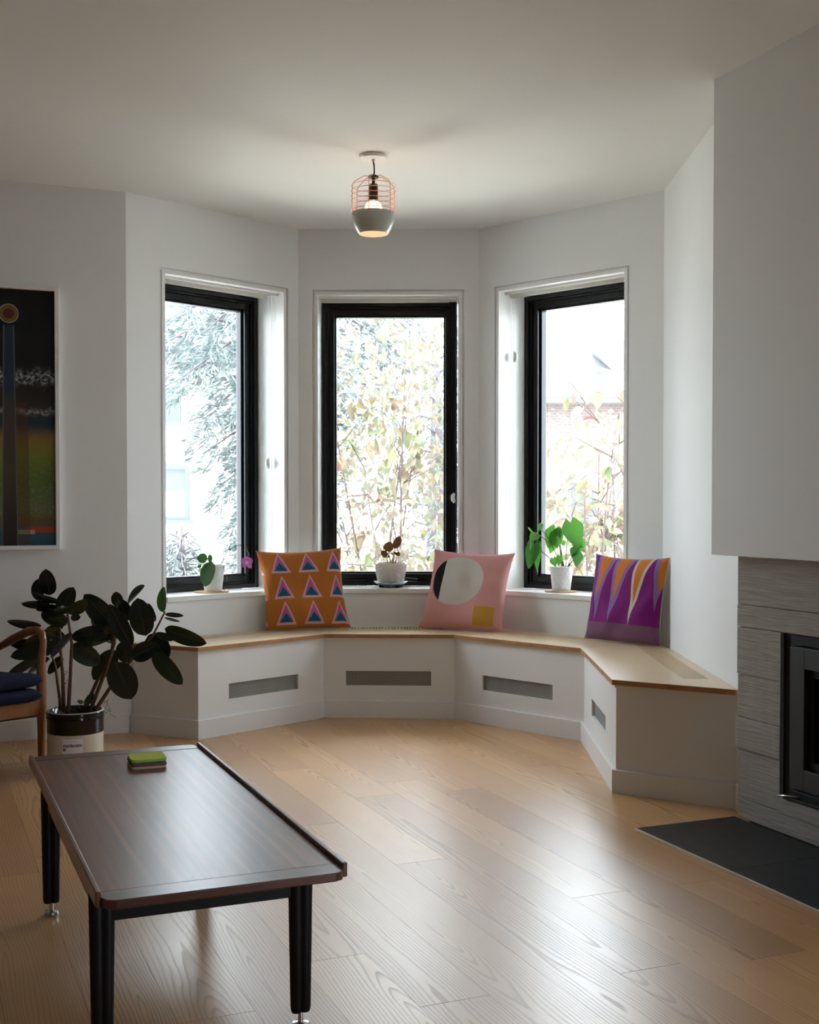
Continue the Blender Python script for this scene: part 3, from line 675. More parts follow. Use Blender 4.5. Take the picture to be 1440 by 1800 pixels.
# ================================================================== cushions
def cushion(name, label, corners, front, back, T=.075, seed=1, crease=1.0):
    """corners: bottom-left, bottom-right, top-right, top-left of the seam plane, as seen from the room"""
    bl, br, tr, tl = [Vector(c) for c in corners]; nrm = (br - bl).cross(tl - bl).normalized()
    if nrm.y > 0: nrm = -nrm
    base = (bl + br) / 2; th = thing(name, label, 'cushion', (base.x, base.y, SEAT), math.atan2((br - bl).y, (br - bl).x), 'patterned cushions on the window bench')
    N = 36; so = seed * 17.3
    def surf(sgn):
        m = MB(); m.uv = []
        for j in range(N + 1):
            for i in range(N + 1):
                u, v = i / N, j / N; a, b = 2 * u - 1, 2 * v - 1
                pu = u + (.5 - u) * .085 * (1 - b * b) ** .8 * abs(a) ** 3; pv = v + (.5 - v) * (.085 if b > 0 else .015) * (1 - a * a) ** .8 * abs(b) ** 3
                p = bl * (1 - pu) * (1 - pv) + br * pu * (1 - pv) + tr * pu * pv + tl * (1 - pu) * pv
                h = ((1 - abs(a) ** 2.6) * (1 - abs(b) ** 2.6)) ** .48
                wr = noise.noise(Vector((u * 3.2 + so, v * 3.2, sgn))) * .016 + noise.noise(Vector((u * 7 + so, v * 5, sgn * 2))) * .010 * crease
                ed = max(abs(a), abs(b)); wr += math.sin((a * 9 if abs(b) > abs(a) else b * 9) + so) * .0045 * crease * ed ** 3 * (1 - ed ** 8)
                m.v.append(p + nrm * sgn * (T * (1 + .10 * -b) * h + wr * h)); m.uv.append((u, v))
        for j in range(N):
            for i in range(N):
                q = (j * (N + 1) + i, j * (N + 1) + i + 1, (j + 1) * (N + 1) + i + 1, (j + 1) * (N + 1) + i)
                m.f.append(list(q if sgn > 0 else reversed(q))); m.mi.append(0)
        return m
    link('front_cover', surf(1), M[front], th, smooth=True); link('back_cover', surf(-1), M[back], th, smooth=True)
zc = SEAT + .012
cushion('triangle_cushion', 'burnt orange cushion with pink and teal triangles', [Z(467, 1108, .480), Z(617, 1103, .480), P(600, 962, 7.10), P(449, 968, 6.97)], 'cloth_orange', 'cream_cloth', .066, 1)
cushion('disc_cushion', 'pink cushion with black and white disc and yellow square', [Z(735, 1103, .480), Z(884, 1110, .480), P(906, 972, 6.93), P(764, 965, 7.07)], 'cloth_pink', 'cloth_pink_back', .066, 2)
cushion('zigzag_cushion', 'purple cushion with orange spikes and mauve band at the corner by the fireplace', [Z(1027, 1122, .480), Z(1160, 1136, .480), P(1178, 980, 6.06), P(1048, 973, 6.50)], 'cloth_purple', 'cream_cloth', .058, 3)

# ================================================================== plants on the sills
def pot_at(x, y, z): return Z(x, y, z)
def round_mat(name, label, c, r):
    m = MB(); m.lathe([(0, SILL), (r, SILL), (r, SILL + .006), (0, SILL + .006)], 36, (c.x, c.y, 0)); o = link(name, m, M['cork'], frame=Matrix.Translation((c.x, c.y, SILL)), bevel=.001); setp(o, label, 'mat')
VIEW = Vector((0, -1, .12))
def facing(base, tip, tilt=0.0):              # leaf normal that shows its face, turned by tilt
    ax = (Vector(tip) - Vector(base)).normalized(); s = ax.cross(VIEW).normalized(); n = s.cross(ax).normalized()
    return n * math.cos(tilt) + s * math.sin(tilt)
# orchid
oc = Z(371, 1041, SILL); oc.z = 0
round_mat('cork_mat', 'round cork mat under the orchid pot', oc, .098)
orc = thing('orchid', 'orchid with one drooping pink bloom in a slim white pot', 'potted plant', (oc.x, oc.y, SILL + .006))
pb = SILL + .006; YO = oc.y
m = MB(); m.lathe([(0, pb), (.047, pb), (.050, pb + .004), (.068, pb + .150), (.066, pb + .151), (.064, pb + .146), (.058, pb + .130), (0, pb + .128)], 36, (oc.x + .012, oc.y, 0)); link('pot', m, M['white_ceramic'], orc, smooth=True)
m = MB(); m.lathe([(0, pb + .134), (.060, pb + .134), (.060, pb + .130)], 24, (oc.x + .012, oc.y, 0)); link('soil', m, M['bark'], orc)
def px(l, Y): return [P(340 + a / 12, 920 + b / 12, Y) for a, b in l]
for base, tip, w, dy in (((390, 800), (240, 1335), .088, -.085), ((300, 760), (75, 720), .058, -.03), ((350, 830), (350, 650), .028, 0), ((190, 880), (90, 930), .018, -.02)):
    b_, t_ = P(340 + base[0] / 12, 920 + base[1] / 12, YO + (-.072 if dy == -.085 else -.02)), P(340 + tip[0] / 12, 920 + tip[1] / 12, YO + dy); m = MB(); m.leaf(b_, t_, w, facing(b_, t_, .25), 'oval', .10, .10, 9); link('leaf', m, M['orchid_leaf'], orc, smooth=True)
for l, r in ((((285, 630), (262, 500), (238, 325)), .0022), (((570, 895), (680, 660), (800, 430)), .0022)):
    m = MB(); m.tube(px(l, YO), r, 6); link('stake', m, M['dark_stake'], orc)
m = MB(); m.tube(px(((430, 830), (500, 730), (610, 660), (690, 575), (780, 540), (900, 475), (985, 455), (1050, 510), (1120, 500), (1150, 590), (1185, 660), (1165, 740)), YO + .02), .0021, 6); link('flower_stem', m, M['dark_stake'], orc, smooth=True)
m = MB(); m.tube(px(((765, 530), (785, 565)), YO + .01), .005, 8); link('stem_clip', m, M['dark_stake'], orc)
fc = P(340 + 1135 / 12, 920 + 815 / 12, YO + .01); fl_ = thing
for k, (dx, dz, w) in enumerate(((-.036, .008, .040), (.034, .010, .040), (.0, .032, .026), (-.023, -.032, .028), (.024, -.036, .028))):
    t_ = fc + Vector((dx, -.006, dz)); m = MB(); m.leaf(fc + Vector((0, 0, .002)), t_, w, (0, -1, .1), 'oval', .08, .05, 6); link('petal', m, M['orchid_pink'], orc, smooth=True)
m = MB(); m.leaf(fc + Vector((0, -.006, .006)), fc + Vector((0, -.018, -.014)), .016, (0, -1, .4), 'oval', .2, .2, 5); link('lip', m, M['orchid_pale'], orc, smooth=True)
for l in (((620, 890), (660, 980), (690, 1100), (715, 1160), (685, 1240)), ((215, 890), (120, 880), (0, 870), (-110, 865), (-170, 900))):
    m = MB(); m.tube(px(l, YO - .03), [.0025, .002, .002, .0018, .0014], 6); link('aerial_root', m, M['root_grey'], orc, smooth=True)
# brown-leaved plant
bc = Z(687, 1029.5, SILL); bc.y = 7.262; bc.x = (687 - 720) / FPX * bc.y; YB = bc.y
beg = thing('begonia', 'small brown-leaved plant in a white pot with raised lattice', 'potted plant', (bc.x, bc.y, SILL))
m = MB(); m.lathe([(0, SILL + .017), (.062, SILL + .016), (.092, SILL + .030), (.105, SILL + .038), (.1055, SILL + .036), (.090, SILL + .024), (.064, SILL + .011), (0, SILL + .011)], 40, (bc.x, bc.y, 0)); link('saucer', m, M['blue_glass'], beg, smooth=True)
for k in range(6):
    w = math.pi * 2 * k / 6 + .2; m = MB(); m.lathe([(0, SILL + .013), (.013, SILL + .013), (.016, SILL + .005), (.013, SILL), (0, SILL)], 12, (bc.x + .058 * math.cos(w), bc.y + .058 * math.sin(w), 0)); link('foot', m, M['dark_foot'], beg, smooth=True)
zb = SILL + .017; m = MB(); prof = []
NA, NZ = 120, 40
def potr(t): return .062 + .024 * min(1, t * 1.5) ** .7 + .002 * t
for j in range(NZ + 1):
    for i in range(NA):
        w = 2 * math.pi * i / NA; t = j / NZ; a = (w * 13 / (2 * math.pi)) % 1.0; b = t * 3.05
        s1, s2 = abs(((a + b / 1.0) % 1.0) - .5), abs(((a - b / 1.0) % 1.0) - .5)
        cell = ((a + (.5 if int(b) % 2 else 0)) % 1.0 - .5); ry = (b % 1.0) - .5
        h = max(0, 1 - min(abs(abs(cell) - (.5 - abs(ry))), 1) * 5.0) * .0095 + max(0, .16 - math.hypot(cell * .8, ry * .7)) * .034
        if t > .93: h *= .2
        r = potr(t) + h; m.v.append(Vector((bc.x + r * math.cos(w), bc.y + r * math.sin(w), zb + t * .132)))
for j in range(NZ):
    for i in range(NA): m.f.append([j * NA + i, j * NA + (i + 1) % NA, (j + 1) * NA + (i + 1) % NA, (j + 1) * NA + i]); m.mi.append(0)
m.lathe([(.090, zb + .132), (.084, zb + .132), (.082, zb + .11)], 48, (bc.x, bc.y, 0)); m.lathe([(.062, zb), (0, zb)], 48, (bc.x, bc.y, 0))
link('lattice_pot', m, M['cream_glaze'] if False else M['white_ceramic'], beg, smooth=True)
m = MB(); m.lathe([(0, zb + .118), (.082, zb + .116)], 24, (bc.x, bc.y, 0)); link('soil', m, M['soil'], beg)
def pq(a, b, Y=None): return P(640 + a / 12, 930 + b / 12, Y or YB)
for base, tip, w, tl in (((640, 410), (760, 150), .046, .2), ((475, 475), (560, 270), .062, .2), ((480, 590), (365, 455), .040, .3), ((690, 560), (735, 480), .032, .3), ((560, 510), (640, 530), .012, .9), ((620, 500), (680, 500), .014, .8), ((505, 605), (530, 550), .016, .6)):
    b_, t_ = pq(*base), pq(*tip, YB - .02); m = MB(); m.leaf(b_, t_, w, facing(b_, t_, tl), 'oval', .06, .12, 8); link('leaf', m, M['begonia_leaf'], beg, smooth=True)
for l in (((500, 720), (490, 650), (480, 590)), ((570, 720), (540, 600), (475, 470)), ((600, 720), (640, 590), (640, 410)), ((650, 720), (690, 640), (700, 550)), ((620, 720), (600, 640), (625, 520))):
    m = MB(); m.tube([pq(*q_) for q_ in l], [.0035, .0028, .0016], 6); link('stem', m, M['red_stem'], beg, smooth=True)
# anthurium
ac = Z(987, 1040.5, SILL); ac.z = 0; YA = ac.y
round_mat('cork_mat', 'round cork mat under the pot of the green heart-leaf plant', ac, .094)
ant = thing('anthurium', 'bright green heart-leaf plant in a white scalloped pot', 'potted plant', (ac.x, ac.y, SILL + .006))
m = MB(); NA, NZ = 96, 36
for j in range(NZ + 1):
    for i in range(NA):
        w = 2 * math.pi * i / NA; t = j / NZ; b = t * 7; off = .5 if int(b) % 2 else 0; a = (w * 13 / (2 * math.pi) + off) % 1.0 - .5
        h = .0022 * max(0, 1 - abs((b % 1.0) - (1 - 4 * a * a) * .9) * 4) if t < .9 else 0
        r = .050 + .016 * t + h; m.v.append(Vector((ac.x + r * math.cos(w), ac.y + r * math.sin(w), pb + t * .140)))
for j in range(NZ):
    for i in range(NA): m.f.append([j * NA + i, j * NA + (i + 1) % NA, (j + 1) * NA + (i + 1) % NA, (j + 1) * NA + i]); m.mi.append(0)
m.lathe([(.066, pb + .14), (.061, pb + .141), (.058, pb + .12)], 48, (ac.x, ac.y, 0)); m.lathe([(.050, pb), (0, pb)], 48, (ac.x, ac.y, 0)); link('scalloped_pot', m, M['white_ceramic'], ant, smooth=True)
m = MB(); m.lathe([(0, pb + .13), (.059, pb + .127)], 24, (ac.x, ac.y, 0)); link('soil', m, M['soil'], ant)
def pa(a, b, Y=None): return P(900 + a / 4.8, 890 + b / 4.8, Y or YA)
LV = [((497, 140), (560, 352), .128, .1, -.07), ((368, 195), (305, 358), .105, .2, .04), ((395, 215), (320, 400), .085, .35, .02), ((420, 195), (400, 260), .05, .3, .03), ((370, 270), (385, 355), .055, .5, -.03), ((190, 320), (140, 530), .085, .25, -.05), ((150, 300), (150, 385), .03, .6, -.06),
      ((225, 330), (210, 548), .048, .4, -.03), ((210, 240), (150, 295), .065, .5, -.04), ((250, 150), (225, 215), .035, .5, -.02), ((145, 185), (195, 235), .018, 1.0, -.03), ((540, 355), (505, 430), .06, .5, -.04), ((560, 400), (545, 515), .065, .35, -.06), ((600, 300), (570, 385), .055, .6, -.01), ((400, 420), (400, 500), .04, .5, -.05),
      ((350, 440), (370, 510), .05, .5, -.02), ((430, 290), (440, 335), .04, .6, .03), ((520, 320), (600, 345), .04, .7, -.02)]
for base, tip, w, tl, dy in LV:
    b_, t_ = pa(*base, YA + dy * .6), pa(*tip, YA + dy); m = MB(); m.leaf(b_, t_, w, facing(b_, t_, tl), 'heart', .05, .10, 15); link('leaf', m, M['anthurium_leaf'], ant, smooth=True)
for l in (((400, 500), (250, 380), (190, 320)), ((400, 500), (260, 390), (225, 330)), ((430, 505), (330, 320), (230, 240), (215, 235)), ((350, 330), (300, 260), (262, 205), (250, 150)), ((455, 510), (465, 300), (500, 195)), ((430, 505), (400, 330), (385, 180)), ((420, 505), (410, 300), (420, 195)), ((440, 505), (410, 340), (370, 270)), ((470, 510), (510, 420), (540, 355)), ((480, 510), (530, 430), (560, 400)), ((470, 510), (560, 400), (600, 300)), ((440, 510), (420, 450), (400, 420))):
    m = MB(); m.tube([pa(*q_) for q_ in l], .0022, 6); link('stem', m, M['green_stem'], ant, smooth=True)

# ================================================================== rubber plant
YR = 5.45; rc = P(132.5, 1250, YR)
rub = thing('rubber_plant', 'large dark-leaved rubber plant in a black and cream stoneware crock', 'potted plant', (rc.x, rc.y, 0))
RR = .126; zt = P(132, 1247, YR).z; cc = (rc.x, rc.y, 0)
m = MB(); m.lathe([(0, 0), (RR - .006, 0), (RR - .002, .005), (RR - .002, zt - .098)], 48, cc); cr = link('crock_body', m, M['cream_glaze'], rub, smooth=True)
m = MB(); m.lathe([(RR - .002, zt - .098), (RR - .001, zt - .095), (RR - .001, zt - .040), (RR + .002, zt - .034), (RR + .002, zt - .028), (RR, zt - .024), (RR + .002, zt - .018), (RR + .003, zt - .008), (RR + .001, zt - .004)], 48, cc); link('crock_collar', m, M['glossy_black_glaze'], rub, smooth=True)
m = MB(); m.lathe([(RR + .001, zt - .004), (RR - .002, zt), (RR - .007, zt)], 48, cc); link('crock_rim', m, M['rim_clay'], rub, smooth=True)
m = MB(); m.lathe([(RR - .007, zt), (RR - .014, zt - .004), (RR - .015, zt - .05)], 48, cc); link('crock_lining', m, M['glossy_black_glaze'], rub, smooth=True)
m = MB(); m.lathe([(0, zt - .028), (RR - .015, zt - .034)], 32, cc); link('soil', m, M['soil'], rub)
m = MB(); m.uv = []; w0, w1 = math.radians(258), math.radians(300); zl0, zl1 = P(132, 1326, YR - RR).z, P(132, 1300, YR - RR).z
for j in range(2):
    for i in range(9):
        w = w0 + (w1 - w0) * i / 8; m.v.append(Vector((rc.x + (RR - .0008) * math.cos(w), rc.y + (RR - .0008) * math.sin(w), zl0 if j == 0 else zl1))); m.uv.append((i / 8, j))
for i in range(8): m.f.append([i, i + 1, i + 10, i + 9]); m.mi.append(0)
link('paper_label', m, M['paper_label'], rub, label='white paper label with faded handwriting')
def pr(a, b, Y=YR): return P(a / 3.789, 1000 + b / 3.789, Y)
rr_ = random.Random(21)
STEM = [[(405, 940, 0), (398, 860, 0), (370, 655, .05), (340, 560, .08)], [(425, 950, -.02), (418, 700, -.02), (402, 520, 0), (400, 400, .02), (360, 260, .03)], [(455, 950, -.05), (470, 700, -.06), (478, 500, -.06), (455, 340, -.05), (440, 250, -.04)],
        [(560, 945, .02), (650, 740, .03), (700, 660, .04), (740, 560, .05), (760, 400, .05)], [(600, 945, -.02), (700, 690, -.03), (765, 490, -.03), (752, 400, -.03), (780, 240, -.03)], [(640, 935, -.04), (780, 720, -.06), (890, 590, -.08), (1020, 440, -.10), (1100, 285, -.11)]]
for l in STEM:
    m = MB(); m.tube([pr(a, b, YR + d) for a, b, d in l], [.0095 - .0055 * i / (len(l) - 1) for i in range(len(l))], 8); link('stem', m, M['bark'], rub, smooth=True)
LEAF = [((330, 175), (305, 2), 112, -.02), ((265, 215), (250, 68), 90, .06), ((400, 215), (205, 162), 26, -.05), ((330, 232), (140, 233), 28, -.04), ((370, 270), (245, 262), 34, -.07), ((360, 280), (445, 258), 40, -.09), ((445, 322), (315, 332), 30, -.09), ((395, 300), (490, 122), 112, .0), ((455, 300), (578, 205), 58, -.05), ((470, 330), (537, 318), 45, .04),
        ((275, 375), (45, 352), 46, -.02), ((445, 370), (275, 290), 92, -.05), ((425, 380), (300, 410), 50, -.08), ((400, 390), (158, 505), 60, -.09), ((385, 505), (50, 495), 85, .02), ((405, 505), (68, 585), 112, -.03), ((265, 595), (22, 738), 70, .04), ((330, 600), (180, 700), 45, -.01), ((425, 600), (314, 690), 75, -.05), ((482, 430), (335, 590), 55, -.11), ((430, 470), (330, 430), 80, .06),
        ((770, 400), (560, 170), 145, .06), ((790, 250), (772, 152), 78, .05), ((845, 350), (790, 200), 95, .02), ((728, 235), (875, 517), 112, -.14), ((850, 225), (962, 110), 48, .03), ((970, 445), (915, 195), 152, -.08), ((1035, 350), (985, 228), 40, -.04), ((1090, 288), (1085, 118), 64, -.12), ((1100, 302), (1224, 312), 30, -.10), ((1095, 325), (1200, 352), 18, -.11), ((1098, 398), (1375, 498), 98, -.12), ((1035, 432), (1162, 472), 48, -.05), ((990, 440), (1120, 600), 150, .02),
        ((880, 590), (1048, 505), 118, -.13), ((1020, 555), (1215, 770), 112, -.12), ((768, 622), (875, 868), 185, -.09), ((770, 490), (608, 325), 80, .08), ((750, 420), (470, 455), 110, .0), ((745, 445), (505, 515), 80, -.05), ((470, 510), (672, 632), 130, -.02), ((775, 545), (620, 738), 130, .05), ((830, 480), (835, 628), 112, .03), ((565, 915), (622, 825), 45, -.06), ((556, 892), (514, 878), 26, -.08), ((540, 930), (505, 910), 24, -.09), ((700, 400), (640, 370), 36, -.06), ((760, 480), (700, 380), 60, -.02)]
for i, (b_, t_, w, d) in enumerate(LEAF):
    if i == 24: b_, t_ = t_, b_
    if t_[0] < 330 and 340 < t_[1] < 760: d += .42
    b3, t3 = pr(*b_, YR + d), pr(*t_, YR + d + rr_.uniform(-.05, .04)); ww = w / 3.789 * YR / FPX * 1.05
    wtrue = max(ww, .075 if (t3 - b3).length > .1 else ww); tilt = math.acos(min(1, ww / wtrue)) * .85 * rr_.choice((-1, 1))
    m = MB(); m.leaf(b3, t3, wtrue, facing(b3, t3, tilt), 'oval', rr_.uniform(.02, .07), .08, 13); lf = link('leaf', m, M['rubber_leaf_young' if i == 28 else 'rubber_leaf'], rub, smooth=True)
    r_ = MB(); r_.tube(m.mid, [.0019 - .0012 * k / 13 for k in range(14)], 5); link('midrib', r_, M['olive_rib'], lf, smooth=True)
m = MB()
for l in (((690, 900), (720, 870), (700, 930), (740, 950), (730, 965), (775, 990)), ((670, 880), (710, 885), (735, 940), (700, 965))):
    m.tube([pr(a, b, YR - .10) for a, b in l], .0012, 5)
link('dry_roots', m, M['bark'], rub)

# ================================================================== wall outlet, framed print
WL = Matrix(((U.x, -U.y, 0, A.x), (U.y, U.x, 0, A.y), (0, 0, 1, 0), (0, 0, 0, 1)))   # wall frame: x along, y into the wall
def wl(s, d, z): return Vector((*(A + U * s + V2(-U.y, U.x) * d), z))
def on_wall(x, y):
    d = ray(x, y); nn = Vector((-U.y, U.x, 0)); t = nn.dot(Vector((A.x, A.y, 0))) / nn.dot(d); p = Vector((0, 0, CAMH)) + d * t; return (p.xy - A).dot(U), p.z
so, zo = on_wall(115, 1190)
ot = thing('wall_outlet', 'white wall power outlet behind the rubber plant stems', 'outlet', wl(so, 0, zo), ANG)
m = MB(); m.box(wl(so - .036, -.006, zo - .058), wl(.072, 0, 0) - wl(0, 0, 0), wl(0, .0055, 0) - wl(0, 0, 0), (0, 0, .116)); link('cover_plate', m, M['outlet_white'], ot, bevel=.003)
for dz in (-.022, .022):
    m = MB()
    for ds in (-.007, .007): m.box(wl(so + ds - .0015, -.0068, zo + dz), wl(.003, 0, 0) - wl(0, 0, 0), wl(0, .002, 0) - wl(0, 0, 0), (0, 0, .010))
    m.box(wl(so - .003, -.0068, zo + dz - .012), wl(.006, 0, 0) - wl(0, 0, 0), wl(0, .002, 0) - wl(0, 0, 0), (0, 0, .006)); link('socket', m, M['outlet_slot'], ot)
s1, z1 = on_wall(101.5, 507); _, z0 = on_wall(103, 965); sw = .50; s0 = s1 - sw
pic = thing('framed_print', 'tall framed aerial print of a pier, surf and green shore in a white frame', 'picture', wl((s0 + s1) / 2, 0, z0), ANG)
def wbox(m, a0, a1, d0, d1, za, zb): m.box(wl(a0, d0, za), wl(a1 - a0, 0, 0) - wl(0, 0, 0), wl(0, d1 - d0, 0) - wl(0, 0, 0), (0, 0, zb - za))
m = MB(); f_ = .020
wbox(m, s0, s0 + f_, -.035, -.001, z0, z1); wbox(m, s1 - f_, s1, -.035, -.001, z0, z1); wbox(m, s0 + f_, s1 - f_, -.035, -.001, z0, z0 + f_); wbox(m, s0 + f_, s1 - f_, -.035, -.001, z1 - f_, z1); link('frame', m, M['picture_frame'], pic, bevel=.0015)
m = MB(); m.v = [wl(s0 + f_, -.012, z0 + f_), wl(s1 - f_, -.012, z0 + f_), wl(s1 - f_, -.012, z1 - f_), wl(s0 + f_, -.012, z1 - f_)] + [wl(s0 + f_, -.004, z0 + f_), wl(s1 - f_, -.004, z0 + f_), wl(s1 - f_, -.004, z1 - f_), wl(s0 + f_, -.004, z1 - f_)]
m.uv = [(0, 0), (1, 0), (1, 1), (0, 1)] * 2; m.f = [[0, 1, 2, 3], [7, 6, 5, 4]]; m.mi = [0, 0]; link('print', m, M['pier_print'], pic, label='dark aerial print of a pier over surf and shore')

# ================================================================== coffee table
TL_, TW_, TH = 1.473, .505, .42; tc_ = V2(-.648, 3.119); ta = math.radians(-67.42)
tab = thing('coffee_table', 'long dark walnut coffee table with raised side lips and black legs', 'table', (tc_.x, tc_.y, 0), ta)
TF = WM[tab.name]
def tb(m, x0, x1, y0, y1, za, zb): m.v += []; return m.box(TF @ Vector((x0, y0, za)), TF.to_3x3() @ Vector((x1 - x0, 0, 0)), TF.to_3x3() @ Vector((0, y1 - y0, 0)), (0, 0, zb - za))
hx, hy = TL_ / 2, TW_ / 2
m = MB(); tb(m, -hx + .07, hx - .07, -hy, hy, TH - .018, TH); link('top_board', m, M['walnut_top'], tab, bevel=.0015)
for s in (-1, 1):
    a, b = (hx - .0695, hx) if s > 0 else (-hx, -hx + .0695); m = MB(); r_ = .025; e = hx * s; i_ = a if s > 0 else b
    pts = [(i_, -hy), (e - s * r_, -hy), (e - s * r_ * .3, -hy + r_ * .3), (e, -hy + r_), (e, hy - r_), (e - s * r_ * .3, hy - r_ * .3), (e - s * r_, hy), (i_, hy)]
    if s < 0: pts.reverse()
    m.prism([(TF @ Vector((x, y, 0))).xy for x, y in pts], TH - .018, TH + .0008); link('breadboard_end', m, M['walnut_end'], tab, bevel=.003)
    m = MB(); tb(m, -hx + .03, hx - .03, s * hy - (.0 if s > 0 else .012), s * hy + (.012 if s > 0 else 0), TH - .020, TH + .012); link('side_lip', m, M['walnut_end'] if False else M['walnut_top'], tab, bevel=.003)
LX, LY = hx - .235, hy - .030
for sx in (-1, 1):
    for sy in (-1, 1):
        m = MB()
        for o_ in (-.011, .011):
            c = lambda z_: TF @ Vector((sx * LX + o_ * .0, sy * LY, z_))
            px_ = [TF @ Vector((sx * LX, sy * LY + o_ * (1 if z_ > .2 else .9), z_)) for z_ in (.036, .045, .20, .34, .40)]
            m.tube(px_, [.0115, .0140, .0165, .0175, .0175], 12)
        lg = link('leg', m, M['black_steel'], tab, smooth=True)
        m = MB(); q = TF @ Vector((sx * LX, sy * LY, 0)); m.lathe([(0, 0), (.019, 0), (.021, .004), (.019, .011), (.006, .014), (.0055, .037), (0, .037)], 20, (q.x, q.y, 0)); link('leveling_foot', m, M['chrome'], lg, smooth=False)
for sy in (-1, 1):
    m = MB(); tb(m, -LX, LX, sy * LY - .010, sy * LY + .010, .312, .402); link('side_rail', m, M['table_rail_wood'], tab, bevel=.002)
for sx in (-1, 1):
    m = MB(); tb(m, sx * LX - .009, sx * LX + .009, -LY, LY, .304, .402); link('end_rail', m, M['black_steel'], tab, bevel=.002)
# coasters
kc = Z(258, 1345, TH).xy; zz = TH + .0001
for nm, mt, th_, dx, lb in (('felt_coaster', 'felt_cream', .0065, .0, 'cream felt coaster at the bottom of the stack on the coffee table'), ('felt_coaster', 'felt_rust', .0065, .002, 'rust felt coaster second from the bottom of the stack'), ('felt_coaster', 'felt_teal', .0065, -.001, 'teal felt coaster just under the lime one'), ('felt_coaster', 'felt_lime', .0085, .001, 'lime green felt coaster on top of the stack on the coffee table')):
    m = MB(); h_ = .052; r_ = .016; pts = []
    ang = math.radians(20)
    for qx, qy, a0 in ((1, 1, 0), (-1, 1, 90), (-1, -1, 180), (1, -1, 270)):
        for i in range(5):
            w = math.radians(a0 + i * 22.5); x, y = qx * (h_ - r_) + r_ * math.cos(w) + dx, qy * (h_ - r_) + r_ * math.sin(w); pts.append(V2(kc.x + x * math.cos(ang) - y * math.sin(ang), kc.y + x * math.sin(ang) + y * math.cos(ang)))
    m.prism(pts, zz, zz + th_); o = link(nm, m, M[mt], frame=Matrix.Translation((kc.x, kc.y, zz)), bevel=.001); setp(o, lb, 'coaster', 'felt coasters on the coffee table'); zz += th_ + .0001

# ================================================================== armchair
FW = V2(.74, -.67).normalized(); RL = V2(FW.y, -FW.x)      # forward; towards its other arm (left in the picture)
c0 = P(74, 1335, 5.58).xy
ch = thing('armchair', 'teak lounge chair with curved arms and navy wool cushions', 'armchair', (*(c0 + RL * .31 - FW * .26), 0), math.atan2(FW.y, FW.x))
def cpt(f, r, z): q = c0 + FW * f + RL * r; return Vector((q.x, q.y, z))
for r in (0, .62):
    m = MB(); m.tube([cpt(-.006, r, 0), cpt(-.004, r, .10), cpt(0, r, .22), cpt(.0, r, .34), cpt(-.004, r, .44), cpt(.010, r, .52), cpt(.016, r, .565), cpt(.004, r, .597), cpt(-.03, r, .612)], [.015, .018, .0225, .024, .021, .017, .017, .018, .019], 12); link('front_leg', m, M['teak'], ch, smooth=True)
    m = MB(); m.tube([cpt(-.03, r, .612), cpt(-.12, r, .598), cpt(-.25, r, .555), cpt(-.38, r, .505), cpt(-.50, r, .47)], [.019, .021, .022, .018, .015], 12, flat=.75); link('armrest', m, M['teak'], ch, smooth=True)
    m = MB(); m.tube([cpt(-.47, r, 0), cpt(-.46, r, .20), cpt(-.47, r, .36), cpt(-.51, r, .52), cpt(-.54, r, .70)], [.014, .020, .022, .019, .014], 12); link('rear_leg', m, M['teak'], ch, smooth=True)
    m = MB(); m.box(cpt(0, r - .012, .235), cpt(-.46, r - .012, .205) - cpt(0, r - .012, .235), cpt(0, r + .012, 0) - cpt(0, r - .012, 0), (0, 0, .055)); link('side_rail', m, M['teak'], ch, bevel=.003)
m = MB(); m.box(cpt(-.014, .01, .222), cpt(.0, .61, 0) - cpt(0, .01, 0), cpt(.028, 0, 0) - cpt(0, 0, 0), (0, 0, .078)); link('front_rail', m, M['teak'], ch, bevel=.006)
m = MB(); m.box(cpt(-.45, .01, .18), cpt(0, .61, 0) - cpt(0, .01, 0), cpt(.43, 0, .03) - cpt(0, 0, 0), (0, 0, .012)); link('seat_webbing', m, M['dark_web'], ch)
for k, zz in enumerate((.33, .45, .57, .69)):
    m = MB(); f_ = -.475 - .19 * (zz - .33); m.box(cpt(f_, .01, zz - .02), cpt(0, .61, 0) - cpt(0, .01, 0), cpt(-.014, 0, 0) - cpt(0, 0, 0), (0, 0, .04)); link('back_slat', m, M['teak'], ch, bevel=.003)
def pad(name, o, X, Y, Zt, seed):            # soft box: corner centre o, half vectors
    m = MB(); N = 24
    for sgn in (1, -1):
        def fn(a, b):
            x, y = math.sin((a - .5) * math.pi), math.sin((b - .5) * math.pi); h = (max(0, (1 - abs(x) ** 12) * (1 - abs(y) ** 12))) ** .40; nz = noise.noise(Vector((x * 2 + seed, y * 2, sgn))) * .08
            return o + X * x * (1 - .03 * y * y) + Y * y * (1 - .03 * x * x) + Zt * sgn * h * (1 + nz)
        b0 = len(m.f); m.grid(fn, N, N)
        if sgn < 0:
            for i in range(b0, len(m.f)): m.f[i].reverse()
    link(name, m, M['navy_wool'], ch, smooth=True)
d3 = lambda f, r, z: cpt(f, r, z) - cpt(0, 0, 0)
pad('seat_cushion', cpt(-.20, .31, .302), d3(0, .30, 0), d3(.245, 0, .018), Vector((0, 0, .034)), 1.0)
pad('seat_cushion', cpt(-.20, .31, .372), d3(0, .30, 0), d3(.25, 0, .018), Vector((0, 0, .036)), 4.0)
pad('back_cushion', cpt(-.43, .31, .60), d3(0, .27, 0), d3(-.05, 0, .20), d3(.045, 0, .012), 7.0)

